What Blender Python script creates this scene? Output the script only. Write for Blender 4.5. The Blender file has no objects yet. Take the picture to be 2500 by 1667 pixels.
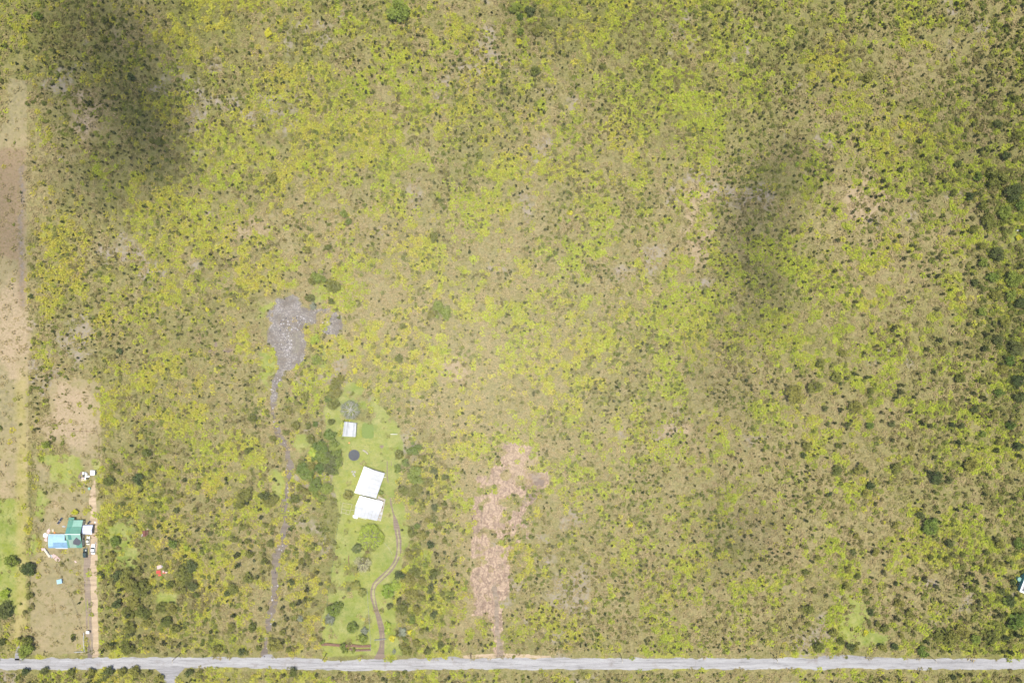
import bpy, bmesh, math, random
import numpy as np
from mathutils import Vector, Matrix

# ------------------------------------------------------------------ camera, world, sun, exposure
SC = bpy.context.scene
CAMH = 375.0                      # height of the drone, metres
PX = 0.2                          # one photo pixel (2500 wide) on the ground, metres
cam = bpy.data.objects.new('camera', bpy.data.cameras.new('camera'))
SC.collection.objects.link(cam)
cam.location = (0, 0, CAMH)
cam.rotation_euler = (0, 0, 0)
cam.data.sensor_width = 36.0
cam.data.lens = 36.0 * CAMH / 500.0
cam.data.clip_start = 1.0
cam.data.clip_end = 6000.0
SC.camera = cam

SHX, SHY = -0.050, -0.040         # metres a shadow moves per metre of height
sun_dir = Vector((-SHX, -SHY, 1)).normalized()
world = bpy.data.worlds.new('World'); SC.world = world
world.use_nodes = True
wn = world.node_tree
sky = wn.nodes.new('ShaderNodeTexSky'); sky.sky_type = 'NISHITA'; sky.sun_disc = False
sky.sun_elevation = math.asin(sun_dir.z)
sky.sun_rotation = math.atan2(sun_dir.x, sun_dir.y)
wn.links.new(sky.outputs[0], wn.nodes['Background'].inputs[0])
wn.nodes['Background'].inputs[1].default_value = 0.12
sl = bpy.data.lights.new('sun', 'SUN'); sl.energy = 4.6; sl.angle = math.radians(0.6); sl.color = (1.0, 0.955, 0.86)
sun = bpy.data.objects.new('sun', sl); SC.collection.objects.link(sun)
sun.rotation_euler = sun_dir.to_track_quat('Z', 'Y').to_euler()
sun.location = (0, 0, 300)
SC.view_settings.view_transform = 'Standard'
SC.view_settings.look = 'None'
SC.view_settings.gamma = 1.0
SC.view_settings.use_curve_mapping = False
SC.view_settings.exposure = 0.38
SC.render.engine = 'CYCLES'
SC.cycles.max_bounces = 5
SC.cycles.diffuse_bounces = 3
SC.cycles.transparent_max_bounces = 12
SC.cycles.volume_bounces = 0

RNG = np.random.default_rng(11)
rnd = random.Random(5)

# ------------------------------------------------------------------ helpers
def at(px, py, h=0.0):
    """photo pixel of something seen at height h -> world x, y"""
    k = (1.0 - h / CAMH) * PX
    return ((px - 1250.0) * k, (833.5 - py) * k)

def link(o, parent=None):
    SC.collection.objects.link(o)
    if parent is not None: o.parent = parent
    return o

def tag(o, label=None, cat=None, group=None, kind=None):
    if label: o['label'] = label
    if cat: o['category'] = cat
    if group: o['group'] = group
    if kind: o['kind'] = kind
    return o

def mesh(name, verts, faces, mats, smooth=False, fmat=None):
    me = bpy.data.meshes.new(name)
    me.from_pydata([tuple(map(float, v)) for v in verts], [], [tuple(map(int, f)) for f in faces])
    for m in (mats if isinstance(mats, (list, tuple)) else [mats]): me.materials.append(m)
    if fmat is not None: me.polygons.foreach_set('material_index', fmat)
    if smooth: me.polygons.foreach_set('use_smooth', [True] * len(me.polygons))
    me.update()
    return me

def obj(name, me, parent=None, loc=(0, 0, 0), rz=0.0):
    o = bpy.data.objects.new(name, me)
    link(o, parent); o.location = loc; o.rotation_euler = (0, 0, rz)
    return o

def empty(name, loc, rz, label, cat, group=None):
    o = bpy.data.objects.new(name, None); link(o)
    o.location = loc; o.rotation_euler = (0, 0, rz); o.empty_display_size = 0.5
    return tag(o, label, cat, group)

class MB:
    def __init__(s): s.v = []; s.f = []
    def add(s, vs, fs):
        b = len(s.v); s.v += [tuple(v) for v in vs]; s.f += [tuple(b + i for i in f) for f in fs]; return s
    def box(s, x0, x1, y0, y1, z0, z1, rz=0, c=None):
        vs = [(x, y, z) for z in (z0, z1) for (x, y) in ((x0, y0), (x1, y0), (x1, y1), (x0, y1))]
        if rz:
            cx, cy = c if c else ((x0 + x1) / 2, (y0 + y1) / 2)
            ca, sa = math.cos(rz), math.sin(rz)
            vs = [(cx + (x - cx) * ca - (y - cy) * sa, cy + (x - cx) * sa + (y - cy) * ca, z) for x, y, z in vs]
        return s.add(vs, [(3, 2, 1, 0), (4, 5, 6, 7), (0, 1, 5, 4), (1, 2, 6, 5), (2, 3, 7, 6), (3, 0, 4, 7)])
    def slab(s, quad, t):
        """a sheet of thickness t under four points (counter-clockwise from above)"""
        q = [Vector(p) for p in quad]; n = (q[1] - q[0]).cross(q[2] - q[0]).normalized() * t
        m = len(q)
        vs = q + [p - n for p in q]
        fs = [tuple(range(m)), tuple(range(2 * m - 1, m - 1, -1))] + [(i, i + m, (i + 1) % m + m, (i + 1) % m) for i in range(m)]
        return s.add(vs, fs)
    def tube(s, p0, p1, r0, r1=None, n=6):
        r1 = r0 if r1 is None else r1
        p0, p1 = Vector(p0), Vector(p1); d = (p1 - p0)
        if d.length < 1e-6: return s
        d.normalize(); a = d.orthogonal().normalized(); b = d.cross(a)
        vs = []
        for p, r in ((p0, r0), (p1, r1)):
            for k in range(n):
                t = 2 * math.pi * k / n
                vs.append(p + (a * math.cos(t) + b * math.sin(t)) * r)
        fs = [(k, (k + 1) % n, (k + 1) % n + n, k + n) for k in range(n)] + [tuple(range(n - 1, -1, -1)), tuple(range(n, 2 * n))]
        return s.add(vs, fs)
    def build(s, name, m, parent=None, loc=(0, 0, 0), rz=0.0, smooth=False):
        return obj(name, mesh(name, s.v, s.f, m, smooth), parent, loc, rz)

# ------------------------------------------------------------------ numpy noise
_T = np.random.default_rng(77).random((256, 256))
def vn(x, y, s, seed=0):
    x = np.asarray(x, float) / s + seed * 17.31 + 1000; y = np.asarray(y, float) / s + seed * 9.77 + 1000
    xi = np.floor(x).astype(int); yi = np.floor(y).astype(int); fx = x - xi; fy = y - yi
    fx = fx * fx * (3 - 2 * fx); fy = fy * fy * (3 - 2 * fy)
    a = _T[xi & 255, yi & 255]; b = _T[(xi + 1) & 255, yi & 255]; c = _T[xi & 255, (yi + 1) & 255]; d = _T[(xi + 1) & 255, (yi + 1) & 255]
    return (a * (1 - fx) + b * fx) * (1 - fy) + (c * (1 - fx) + d * fx) * fy
def fbm(x, y, s, seed=0, o=4):
    t = 0; w = 1; n = 0
    for i in range(o):
        t = t + w * vn(x, y, s, seed + i * 3); n += w; w *= .55; s *= .5
    return t / n

# ------------------------------------------------------------------ what grows where, read off the photograph in cells of 100 px
Ymap = """3331873345433685653443432 3432323543355554555652333 1212457763367434664333343 1322578764376335653332362
0535655344334345423234344 0643554332333454332212333 0536743345443463353532234 0445552353444545564565345
0235652242344366543455554 1134544334244445543346554 2135554323333233223444344 2135554416412333321243544
1136544514312344322332453 2137534514313443332332433 2135444414412333532422223 1023433314413333334432454 3344555534433343324233344"""
Tmap = """3346225454665323334445456 4235445356665444543345766 6553444457644655335665555 7543444556545765444565544
8544456767566665775487544 8455556787667767667588765 9564556786666676764577654 9555556778766666554466654
9655556776676665656555544 6854566556766655666655564 6854556535687676676766564 6554556514686667667776544
4543566514685656666677555 3633566613695567656777665 4743566614596676567656764 6744566614575666677556653 4443445555555555565665544"""
Dmap = """4665235554456435467555645 3566455334444455555543445 1537653334445455556544557 1457522233445454566644646
1244333232434433357244667 1243333424332345346423467 0353233342433244465334458 0354433222533343446634458
0443332321323344454335457 2424444322223344453343466 3304444523333444455334556 1125434525533555433444651
1134434405434454445522455 1154434305424544445433345 3165434305514555444433446 3155444415535766555424378 6664533445455555543345566"""
def grid(t):
    a = np.array([[int(c) for c in r] for r in t.split()], float)
    return a
Yg, Tg, Dg = grid(Ymap), grid(Tmap), grid(Dmap)
Dg[10:16, 10] += 2; Dg[14:16, 3] += 2; Dg = np.clip(Dg, 0, 9)
def samp(g, x, y):
    px = np.asarray(x) / PX + 1250; py = 833.5 - np.asarray(y) / PX
    u = np.clip(px / 100 - .5, 0, 23.999); v = np.clip(py / 100 - .5, 0, 15.999)
    i = np.floor(u).astype(int); j = np.floor(v).astype(int); fu = u - i; fv = v - j
    return ((g[j, i] * (1 - fu) + g[j, i + 1] * fu) * (1 - fv) + (g[j + 1, i] * (1 - fu) + g[j + 1, i + 1] * fu) * fv) / 9.0

def P(s): return [tuple(float(c) for c in p.split(',')) for p in s.split()]
LAVA = P("672,726 690,729 713,721 732,730 740,751 772,757 791,751 816,758 831,776 839,810 830,831 816,822 784,814 774,793 742,802 747,839 742,877 715,900 696,910 686,934 677,952 672,985 657,985 663,938 677,896 673,864 652,839 648,810 663,787 650,772 655,757 671,747")
CLEAR = P("1230,1080 1285,1087 1290,1104 1273,1125 1275,1157 1290,1150 1331,1150 1329,1188 1300,1195 1305,1215 1297,1230 1275,1244 1263,1266 1280,1285 1283,1320 1244,1343 1244,1365 1251,1420 1248,1450 1230,1489 1230,1597 1208,1597 1205,1536 1194,1503 1158,1507 1155,1268 1160,1214 1167,1165 1185,1160 1190,1175 1205,1150 1222,1130")
CLEAR = [(a + (8 if a > 1240 and b < 1360 else -3), b) for a, b in CLEAR]
CLEARH = [(1233,1160,14),(1271,1172,12),(1255,1228,17),(1240,1252,10),(1167,1205,8),(1229,1296,5),(1160,1278,7),(1258,1214,10)]
STRIP = P("-400,330 20,300 20,190 66,200 66,650 70,900 66,1215 -400,1215")
PAD1 = P("128,925 160,918 190,925 245,935 248,1000 248,1130 250,1180 232,1175 215,1130 170,1110 150,1060 128,1010 120,960")
PAD2 = P("95,1440 150,1400 178,1430 200,1500 207,1590 100,1598 84,1560 80,1500")
YARD2 = P("75,1110 170,1108 246,1120 246,1600 75,1600 72,1350 90,1200")
YARD = P("790,1000 850,930 905,955 940,1000 975,1045 985,1110 975,1180 985,1240 1000,1300 985,1370 975,1420 960,1470 968,1540 985,1600 786,1600 786,1500 800,1440 815,1350 826,1260 812,1180 815,1150 800,1080")
LAWNL = P("-400,1212 48,1218 62,1300 62,1400 64,1500 20,1505 -400,1520")
STRAWL = P("40,900 66,905 66,1215 66,1520 44,1560 24,1600 6,1604 30,1540 38,1500 40,1300")
LAWNS = [P("630,735 670,733 668,748 648,760 650,780 640,790 628,780 622,760"), P("626,860 645,855 668,862 676,895 666,930 652,945 640,940 636,900 640,870"),
         P("628,815 650,810 652,845 636,852 628,840"), P("745,800 770,795 778,812 780,835 765,845 764,900 745,895 748,850"),
         P("780,850 820,845 815,885 790,900 770,890 772,870"), P("2060,1445 2085,1450 2110,1470 2128,1500 2110,1530 2150,1545 2185,1550 2160,1575 2080,1580 2045,1550 2050,1500 2075,1480"),
         P("2440,545 2470,535 2482,560 2490,590 2560,600 2560,640 2470,610 2445,580"), P("400,1440 435,1450 430,1480 385,1480 375,1450"),
         P("710,1055 760,1060 775,1100 740,1110 715,1090"), P("660,1150 690,1145 700,1180 690,1215 665,1210"),
         P("765,705 790,700 785,750 765,760 760,735"), P("260,1280 320,1270 340,1330 330,1400 290,1380 270,1340"), P("1030,1340 1050,1345 1048,1375 1030,1380")]
def inside(poly, x, y, warp=3.0, feather=1.5, seed=1):
    """soft mask of a photo-pixel polygon, edges broken by noise"""
    px = np.asarray(x) / PX + 1250; py = 833.5 - np.asarray(y) / PX
    if warp:
        px = px + (fbm(x, y, 6, seed, 3) - .5) * 5 * warp; py = py + (fbm(x, y, 6, seed + 31, 3) - .5) * 5 * warp
    ins = np.zeros(px.shape, bool); dmin = np.full(px.shape, 1e9)
    xs = [p[0] for p in poly]; ys = [p[1] for p in poly]
    sel = (px > min(xs) - 30) & (px < max(xs) + 30) & (py > min(ys) - 30) & (py < max(ys) + 30)
    qx, qy = px[sel], py[sel]; ii = np.zeros(qx.shape, bool); dd = np.full(qx.shape, 1e9)
    for k in range(len(poly)):
        x0, y0 = poly[k]; x1, y1 = poly[(k + 1) % len(poly)]
        if y0 != y1:
            c = ((y0 > qy) != (y1 > qy)) & (qx < (x1 - x0) * (qy - y0) / (y1 - y0) + x0); ii ^= c
        L = (x1 - x0) ** 2 + (y1 - y0) ** 2 + 1e-9
        t = np.clip(((qx - x0) * (x1 - x0) + (qy - y0) * (y1 - y0)) / L, 0, 1)
        dd = np.minimum(dd, np.hypot(qx - x0 - t * (x1 - x0), qy - y0 - t * (y1 - y0)))
    ins[sel] = ii; dmin[sel] = dd
    sd = np.where(ins, dmin, -dmin)
    return np.clip(.5 + sd / (2 * feather), 0, 1)
def blob(cx, cy, rx, ry, x, y, seed=1, warp=.35):
    px = np.asarray(x) / PX + 1250; py = 833.5 - np.asarray(y) / PX
    d = np.hypot((px - cx) / rx, (py - cy) / ry) + (fbm(x, y, 8, seed, 3) - .5) * 2 * warp
    return np.clip((1.15 - d) / .5, 0, 1)

ROADX = [-12000, 0, 200, 300, 500, 650, 830, 1000, 1250, 1670, 1875, 2100, 2500, 14000]
ROADT = [1608, 1608, 1605, 1603, 1603, 1604, 1610, 1608, 1606, 1606, 1605.5, 1606, 1608, 1608]
ROADB = [1633, 1633, 1634, 1632, 1629, 1631, 1636, 1635, 1633.5, 1633, 1632, 1632.5, 1634, 1634]
SIDE = P("372,1628 392,1642 402,1656 406,1700 410,2600 436,2600 432,1700 430,1665 436,1645 452,1628")
TR_GREY = [(665,984,15),(664,1005,13),(668,1022,11),(675,1040,11),(684,1062,15),(696,1085,18),(706,1107,18),(706,1140,15),(705,1171,15),(700,1215,16),(698,1250,18),(697,1290,18),(691,1321,19),(682,1345,20),(674,1370,21),(670,1411,17),(672,1439,19),(668,1462,17),(663,1490,17),(657,1528,15),(650,1560,12),(645,1602,13)]
TR_HOUSE = [(927,1610,30),(929,1597,20),(932,1580,14),(934,1555,13),(931,1531,14),(923,1500,13),(916,1478,12),(910,1455,12),(910,1440,12),(916,1425,13),(930,1412,13),(945,1398,12),(957,1385,12),(968,1368,12),(974,1350,13),(975,1325,13),(971,1303,14),(968,1285,12),(964,1268,10)]
TR_LEFT = [(220,1608,13),(219,1596,12),(218,1560,17),(216,1520,18),(214,1480,17),(212,1440,17),(210,1400,17),(212,1360,18),(216,1335,16)]
TR_LEFTW = [(232,1604,16),(232,1560,17),(231,1500,14),(230,1450,15),(227,1400,22),(228,1340,20),(229,1290,18),(228,1240,16),(225,1210,17),(228,1185,10),(231,1172,6)]
def near_track(tr, x, y, extra=0):
    px = np.asarray(x) / PX + 1250; py = 833.5 - np.asarray(y) / PX
    d = np.full(px.shape, 1e9)
    for (x0, y0, w0), (x1, y1, w1) in zip(tr, tr[1:]):
        L = (x1 - x0) ** 2 + (y1 - y0) ** 2
        t = np.clip(((px - x0) * (x1 - x0) + (py - y0) * (y1 - y0)) / L, 0, 1)
        d = np.minimum(d, np.hypot(px - x0 - t * (x1 - x0), py - y0 - t * (y1 - y0)) - (w0 + (w1 - w0) * t) / 2)
    return d < extra

def masks(x, y):
    """yellow fern, dryness, lawn, lava, cleared earth, soil"""
    wx = x + (fbm(x, y, 30, 5) - .5) * 30; wy = y + (fbm(x, y, 30, 9) - .5) * 30
    Y = samp(Yg, wx, wy); T = samp(Tg, wx, wy); D = samp(Dg, wx, wy)
    lawn = np.maximum.reduce([inside(p, x, y, 2.6, 5, 2) for p in [YARD, LAWNL]] + [inside(p, x, y, 3.2, 9, 4) * .85 for p in LAWNS])
    lava = inside(LAVA, x, y, 2.6, 4, 6)
    lava = lava * (1 - np.clip((np.asarray(x) / PX + 1250 - 740) / 12, 0, 1) * np.clip((.50 - fbm(x, y, 7, 23, 3)) / .06, 0, .7))
    clear = np.clip(inside(CLEAR, x, y, 3.4, 5, 7) * 1.25 - .05, 0, 1) * np.clip((fbm(x, y, 5, 19, 3) - .24) / .14, 0, 1)
    for cx, cy, r in CLEARH: clear = clear * (1 - blob(cx, cy, r, r, x, y, 8, .5))
    yd = inside(YARD2, x, y, .8, 2, 3)
    mown = np.maximum.reduce([inside(STRIP, x, y, .6, 2, 3), inside(PAD1, x, y, 1.5, 3, 3), inside(PAD2, x, y, .8, 2, 3), yd * .8])
    pyy = 833.5 - np.asarray(y) / PX
    lawn = lawn * np.clip(np.clip((pyy - 930) / 60, 0, 1) + (fbm(x, y, 10, 97, 4) - .36) / .18, 0, 1)
    yg = (yd * np.clip((fbm(x, y, 22, 93, 4) - .42) / .18, 0, .78) * (1 - inside(PAD2, x, y, .8, 2, 3)))
    lawn = np.maximum(lawn, yg); mown = mown * (1 - yg)
    straw = inside(STRAWL, x, y, 2.2, 7, 5) * np.clip(.55 + (fbm(x, y, 20, 99, 3) - .4) * 3, .3, 1)
    return Y, T, D, lawn, lava, clear, mown, straw

def yel_field(x, y):
    return .40 * fbm(x, y, 17, 21, 3) + .32 * fbm(x, y, 6.5, 43, 3) + .28 * fbm(x, y, 2.8, 47, 2)
_q = np.linspace(0, 1, 201); _qx = RNG.random(40000) * 500 - 250; _qy = RNG.random(40000) * 330 - 165
_QY = np.quantile(yel_field(_qx, _qy), _q)
def yel(x, y, Y, soft=.012):
    c = np.clip(Y * .92 - .075, .01, .9)
    return np.clip((yel_field(x, y) - np.interp(1 - c, _q, _QY)) / (2 * soft) + .5, 0, 1)

# ------------------------------------------------------------------ materials
MATS = {}
def nmat(name):
    m = bpy.data.materials.new(name); m.use_nodes = True; MATS[name] = m
    return m, m.node_tree, m.node_tree.nodes['Principled BSDF']
def N(t, kind, **kw):
    n = t.nodes.new(kind)
    for k, v in kw.items():
        if k in n.bl_rna.properties.keys(): setattr(n, k, v)
        else: n.inputs[k].default_value = v
    return n
def noise(t, scale, detail=4, rough=.6, vec=None):
    n = N(t, 'ShaderNodeTexNoise'); n.inputs['Scale'].default_value = scale; n.inputs['Detail'].default_value = detail; n.inputs['Roughness'].default_value = rough
    if vec is None:
        g = N(t, 'ShaderNodeNewGeometry'); vec = g.outputs['Position']
    t.links.new(vec, n.inputs['Vector']); return n.outputs['Fac']
def mixc(t, f, a, b, blend='MIX'):
    n = t.nodes.new('ShaderNodeMix'); n.data_type = 'RGBA'; n.blend_type = blend
    for s, v in ((n.inputs[0], f), (n.inputs[6], a), (n.inputs[7], b)):
        if isinstance(v, (int, float)): s.default_value = v
        elif isinstance(v, tuple): s.default_value = v if len(v) == 4 else (*v, 1)
        else: t.links.new(v, s)
    return n.outputs[2]
def ramp(t, f, a, b):
    n = N(t, 'ShaderNodeMapRange'); n.inputs[1].default_value = a; n.inputs[2].default_value = b
    t.links.new(f, n.inputs[0]); return n.outputs[0]
def math_(t, op, a, b=None, c=None):
    n = t.nodes.new('ShaderNodeMath'); n.operation = op; n.use_clamp = False
    for i, v in enumerate((a, b, c)):
        if v is None: continue
        if isinstance(v, (int, float)): n.inputs[i].default_value = v
        else: t.links.new(v, n.inputs[i])
    return n.outputs[0]
def bump(t, p, h, strength=.5, dist=.1):
    b = N(t, 'ShaderNodeBump'); b.inputs['Strength'].default_value = strength; b.inputs['Distance'].default_value = dist
    t.links.new(h, b.inputs['Height']); t.links.new(b.outputs[0], p.inputs['Normal'])
def plain(name, col, rough=.8, var=.25, scale=1.0, metal=0.0, spec=.3):
    m, t, p = nmat(name)
    f = noise(t, scale, 5, .65)
    dark = tuple(c * (1 - var) for c in col); lite = tuple(min(1, c * (1 + var)) for c in col)
    t.links.new(mixc(t, ramp(t, f, .3, .7), dark, lite), p.inputs['Base Color'])
    p.inputs['Roughness'].default_value = rough; p.inputs['Metallic'].default_value = metal
    p.inputs['Specular IOR Level'].default_value = spec
    bump(t, p, f, .2, .03)
    return m

def foliage(name, c_dark, c_lite, c_alt, trans=.25, tint_attr=None):
    """leaf material: per-leaf attribute 'leaf', per-plant random, slow drift of hue over the land"""
    m = bpy.data.materials.new(name); m.use_nodes = True; MATS[name] = m
    t = m.node_tree; t.nodes.clear()
    out = N(t, 'ShaderNodeOutputMaterial')
    a = N(t, 'ShaderNodeAttribute'); a.attribute_name = 'leaf'
    oi = N(t, 'ShaderNodeObjectInfo')
    drift = noise(t, .03, 3, .6)
    f = math_(t, 'ADD', math_(t, 'MULTIPLY', a.outputs['Fac'], .45), math_(t, 'MULTIPLY', oi.outputs['Random'], .55))
    col = mixc(t, f, c_dark, c_lite)
    g = math_(t, 'MULTIPLY', math_(t, 'ADD', oi.outputs['Random'], math_(t, 'MULTIPLY', drift, 1.2)), .55)
    if tint_attr:
        ta = N(t, 'ShaderNodeAttribute'); ta.attribute_name = tint_attr; ta.attribute_type = 'INSTANCER'
        g = ta.outputs['Fac']
    else:
        g = ramp(t, g, .35, .95)
    col = mixc(t, g, col, mixc(t, a.outputs['Fac'], tuple(c * .75 for c in c_alt), tuple(min(1, c * 1.25) for c in c_alt)))
    d = N(t, 'ShaderNodeBsdfDiffuse'); tr = N(t, 'ShaderNodeBsdfTranslucent')
    t.links.new(col, d.inputs[0]); t.links.new(col, tr.inputs[0])
    mx = N(t, 'ShaderNodeMixShader'); mx.inputs[0].default_value = trans
    t.links.new(d.outputs[0], mx.inputs[1]); t.links.new(tr.outputs[0], mx.inputs[2]); t.links.new(mx.outputs[0], out.inputs[0])
    return m

foliage('fern_yellow', (.185, .225, .036), (.46, .51, .055), (.44, .38, .065), .25, 'tint')
foliage('fern_mat', (.125, .130, .038), (.33, .315, .085), (.35, .275, .135), .15, 'tint')
foliage('bush_mid', (.080, .10, .026), (.25, .265, .055), (.20, .17, .065), .2, 'tint')
foliage('shrub_dark', (.046, .062, .026), (.145, .17, .05), (.165, .155, .055), .2)
foliage('tree_olive', (.105, .125, .030), (.24, .26, .058), (.27, .245, .06), .25)
foliage('tree_green', (.090, .14, .030), (.20, .285, .055), (.25, .285, .055), .25)
foliage('tree_lime', (.17, .25, .035), (.36, .46, .06), (.40, .42, .06), .3)
foliage('tree_deep', (.060, .090, .032), (.14, .165, .050), (.14, .15, .05), .2)
foliage('tree_gold', (.36, .36, .03), (.56, .57, .05), (.55, .48, .05), .25)
foliage('tree_grey', (.16, .175, .12), (.32, .33, .25), (.24, .26, .17), .2)
foliage('tree_cream', (.30, .29, .16), (.55, .52, .34), (.40, .38, .2), .2)
foliage('brush_dry', (.15, .11, .08), (.56, .44, .31), (.20, .145, .11), .1, 'tint')
foliage('grass_blade', (.11, .16, .03), (.23, .26, .045), (.25, .24, .06), .2, 'tint')
plain('bark', (.17, .14, .11), .9, .3, 3)
plain('bark_pale', (.42, .40, .36), .85, .2, 3)
plain('rock_pale', (.37, .345, .345), .95, .35, 1.5)
plain('rock_dark', (.12, .11, .115), .95, .35, 1.5)
plain('paint_white', (.70, .70, .70), .45, .12, .35)
plain('paint_lavender', (.50, .53, .70), .45, .05, .8)
plain('metal_white_and_slope_shade', (.42, .425, .44), .4, .2, .3)  # pale metal; on the white roofs its grey stands in for slope shading
plain('metal_grey', (.33, .34, .35), .45, .2, .6)
plain('green_dark', (.065, .205, .175), .5, .15, .6)
plain('green_mid', (.095, .235, .175), .5, .12, .6)
plain('green_pale', (.20, .36, .29), .55, .1, .6)
plain('green_grey', (.23, .32, .26), .55, .1, .6)
plain('tarp_blue', (.18, .30, .42), .5, .18, .6)
plain('tarp_blue_pale', (.29, .45, .55), .5, .12, .6)
plain('tarp_dark', (.075, .075, .09), .7, .15, .8)
plain('solar_cell', (.010, .014, .035), .25, .15, 1, 0, .5)
plain('glass_dark', (.02, .025, .03), .15, .1, 1, 0, .6)
plain('car_white', (.80, .81, .82), .3, .03, 1, 0, .5)
plain('car_beige', (.62, .60, .50), .3, .05, 1, 0, .5)
plain('car_green', (.030, .055, .055), .3, .1, 1, 0, .5)
plain('rubber', (.03, .03, .03), .85, .2, 2)
plain('lamp_clear', (.7, .7, .68), .2, .05, 2, 0, .6)
plain('lamp_red', (.4, .02, .015), .3, .05, 2, 0, .6)
plain('rust', (.17, .07, .05), .85, .35, 1.2)
plain('red_sheet', (.62, .075, .06), .6, .25, .9)
plain('pink_sheet', (.56, .40, .37), .7, .2, .9)
plain('wood_grey', (.36, .32, .26), .85, .25, 1.5)
plain('wood_pale', (.55, .48, .36), .85, .2, 1.5)
plain('wood_brown', (.20, .115, .075), .9, .3, 1.5)
plain('mesh_black', (.055, .06, .07), .8, .12, 1.2)
plain('net_black', (.03, .03, .035), .9, .1, 2)
plain('box_teal', (.14, .34, .28), .5, .1, 1)
plain('wall_cream', (.55, .50, .40), .8, .1, .6)
plain('wall_teal', (.10, .30, .30), .8, .1, .6)
plain('orange_plastic', (.75, .25, .06), .5, .1, 1)
plain('wire', (.05, .05, .055), .6, .05, 1)
plain('concrete', (.46, .45, .42), .9, .12, .7)

def ground_material():
    m, t, p = nmat('ground_cover')
    A = N(t, 'ShaderNodeAttribute'); A.attribute_name = 'veg'
    B = N(t, 'ShaderNodeAttribute'); B.attribute_name = 'bare'
    sa = N(t, 'ShaderNodeSeparateColor'); t.links.new(A.outputs['Color'], sa.inputs[0])
    sb = N(t, 'ShaderNodeSeparateColor'); t.links.new(B.outputs['Color'], sb.inputs[0])
    yel, tan, lawn = sa.outputs; lava, clr, mown = sb.outputs
    straw = B.outputs['Alpha']
    n1 = noise(t, .16, 6, .7); n2 = noise(t, 1.1, 5, .75); n3 = noise(t, .035, 4, .6); n4 = noise(t, .55, 4, .7)
    # scrub floor: olive to dry tan
    f = math_(t, 'ADD', tan, math_(t, 'MULTIPLY', math_(t, 'SUBTRACT', n1, .5), 1.3))
    base = mixc(t, ramp(t, f, .25, .85), (.19, .185, .050), (.31, .25, .12))
    base = mixc(t, ramp(t, math_(t, 'ADD', yel, math_(t, 'MULTIPLY', math_(t, 'SUBTRACT', n4, .5), 1.2)), .35, .95), base, (.32, .31, .05))
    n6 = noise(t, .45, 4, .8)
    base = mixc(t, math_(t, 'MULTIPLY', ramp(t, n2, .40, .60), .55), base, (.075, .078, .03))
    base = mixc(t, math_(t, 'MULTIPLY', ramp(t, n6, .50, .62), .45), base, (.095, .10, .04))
    base = mixc(t, math_(t, 'MULTIPLY', A.outputs['Alpha'], ramp(t, n4, .35, .6)), base, (.26, .22, .18))
    # lawn
    lw = mixc(t, ramp(t, n3, .3, .7), (.130, .175, .030), (.245, .260, .042))
    lw = mixc(t, ramp(t, n1, .40, .66), lw, (.29, .28, .10))
    lw = mixc(t, ramp(t, n4, .52, .72), lw, (.16, .20, .055))
    lw = mixc(t, math_(t, 'MULTIPLY', ramp(t, n2, .45, .7), .3), lw, (.11, .16, .035))
    base = mixc(t, ramp(t, math_(t, 'ADD', lawn, math_(t, 'MULTIPLY', math_(t, 'SUBTRACT', n4, .5), 1.5)), .35, .65), base, lw)
    # mown dry paddock
    mw = mixc(t, ramp(t, n1, .35, .68), (.255, .215, .105), (.37, .275, .175))
    mw = mixc(t, math_(t, 'MULTIPLY', ramp(t, n2, .4, .7), .45), mw, (.15, .145, .055))
    mw = mixc(t, ramp(t, n3, .42, .62), mw, mixc(t, ramp(t, n4, .35, .65), (.17, .15, .085), (.30, .25, .13)))
    fm = ramp(t, math_(t, 'ADD', mown, math_(t, 'MULTIPLY', math_(t, 'SUBTRACT', n4, .5), .7)), .35, .65)
    base = mixc(t, math_(t, 'MULTIPLY', fm, .85), base, mw)
    st = mixc(t, ramp(t, n1, .35, .65), (.25, .225, .06), (.36, .29, .13))
    base = mixc(t, math_(t, 'MULTIPLY', straw, .8), base, st)
    # cleared earth with torn brush
    w = N(t, 'ShaderNodeTexWave'); w.wave_type = 'BANDS'; w.bands_direction = 'X'; w.inputs['Scale'].default_value = .12
    w.inputs['Distortion'].default_value = 14; w.inputs['Detail'].default_value = 4; w.inputs['Detail Scale'].default_value = 1.6
    g = N(t, 'ShaderNodeNewGeometry'); t.links.new(g.outputs['Position'], w.inputs['Vector'])
    cb = mixc(t, ramp(t, n2, .32, .68), (.20, .14, .10), (.52, .385, .27))
    cb = mixc(t, math_(t, 'MULTIPLY', ramp(t, n1, .50, .66), .7), cb, (.165, .115, .085))
    cb = mixc(t, math_(t, 'MULTIPLY', ramp(t, w.outputs['Fac'], .55, .95), .6), cb, (.17, .11, .085))
    base = mixc(t, ramp(t, math_(t, 'ADD', clr, math_(t, 'MULTIPLY', math_(t, 'SUBTRACT', n4, .5), .9)), .35, .6), base, cb)
    E = N(t, 'ShaderNodeAttribute'); E.attribute_name = 'dirt'
    se = N(t, 'ShaderNodeSeparateColor'); t.links.new(E.outputs['Color'], se.inputs[0])
    brk = math_(t, 'MULTIPLY', math_(t, 'SUBTRACT', n4, .5), 1.2)
    base = mixc(t, math_(t, 'MULTIPLY', ramp(t, math_(t, 'ADD', se.outputs[2], brk), .2, .9), .7), base, mixc(t, ramp(t, n2, .35, .65), (.25, .18, .125), (.44, .335, .22)))
    base = mixc(t, math_(t, 'MULTIPLY', ramp(t, math_(t, 'ADD', se.outputs[0], brk), .25, .8), .85), base, mixc(t, ramp(t, n2, .35, .65), (.165, .115, .07), (.285, .205, .125)))
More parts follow.
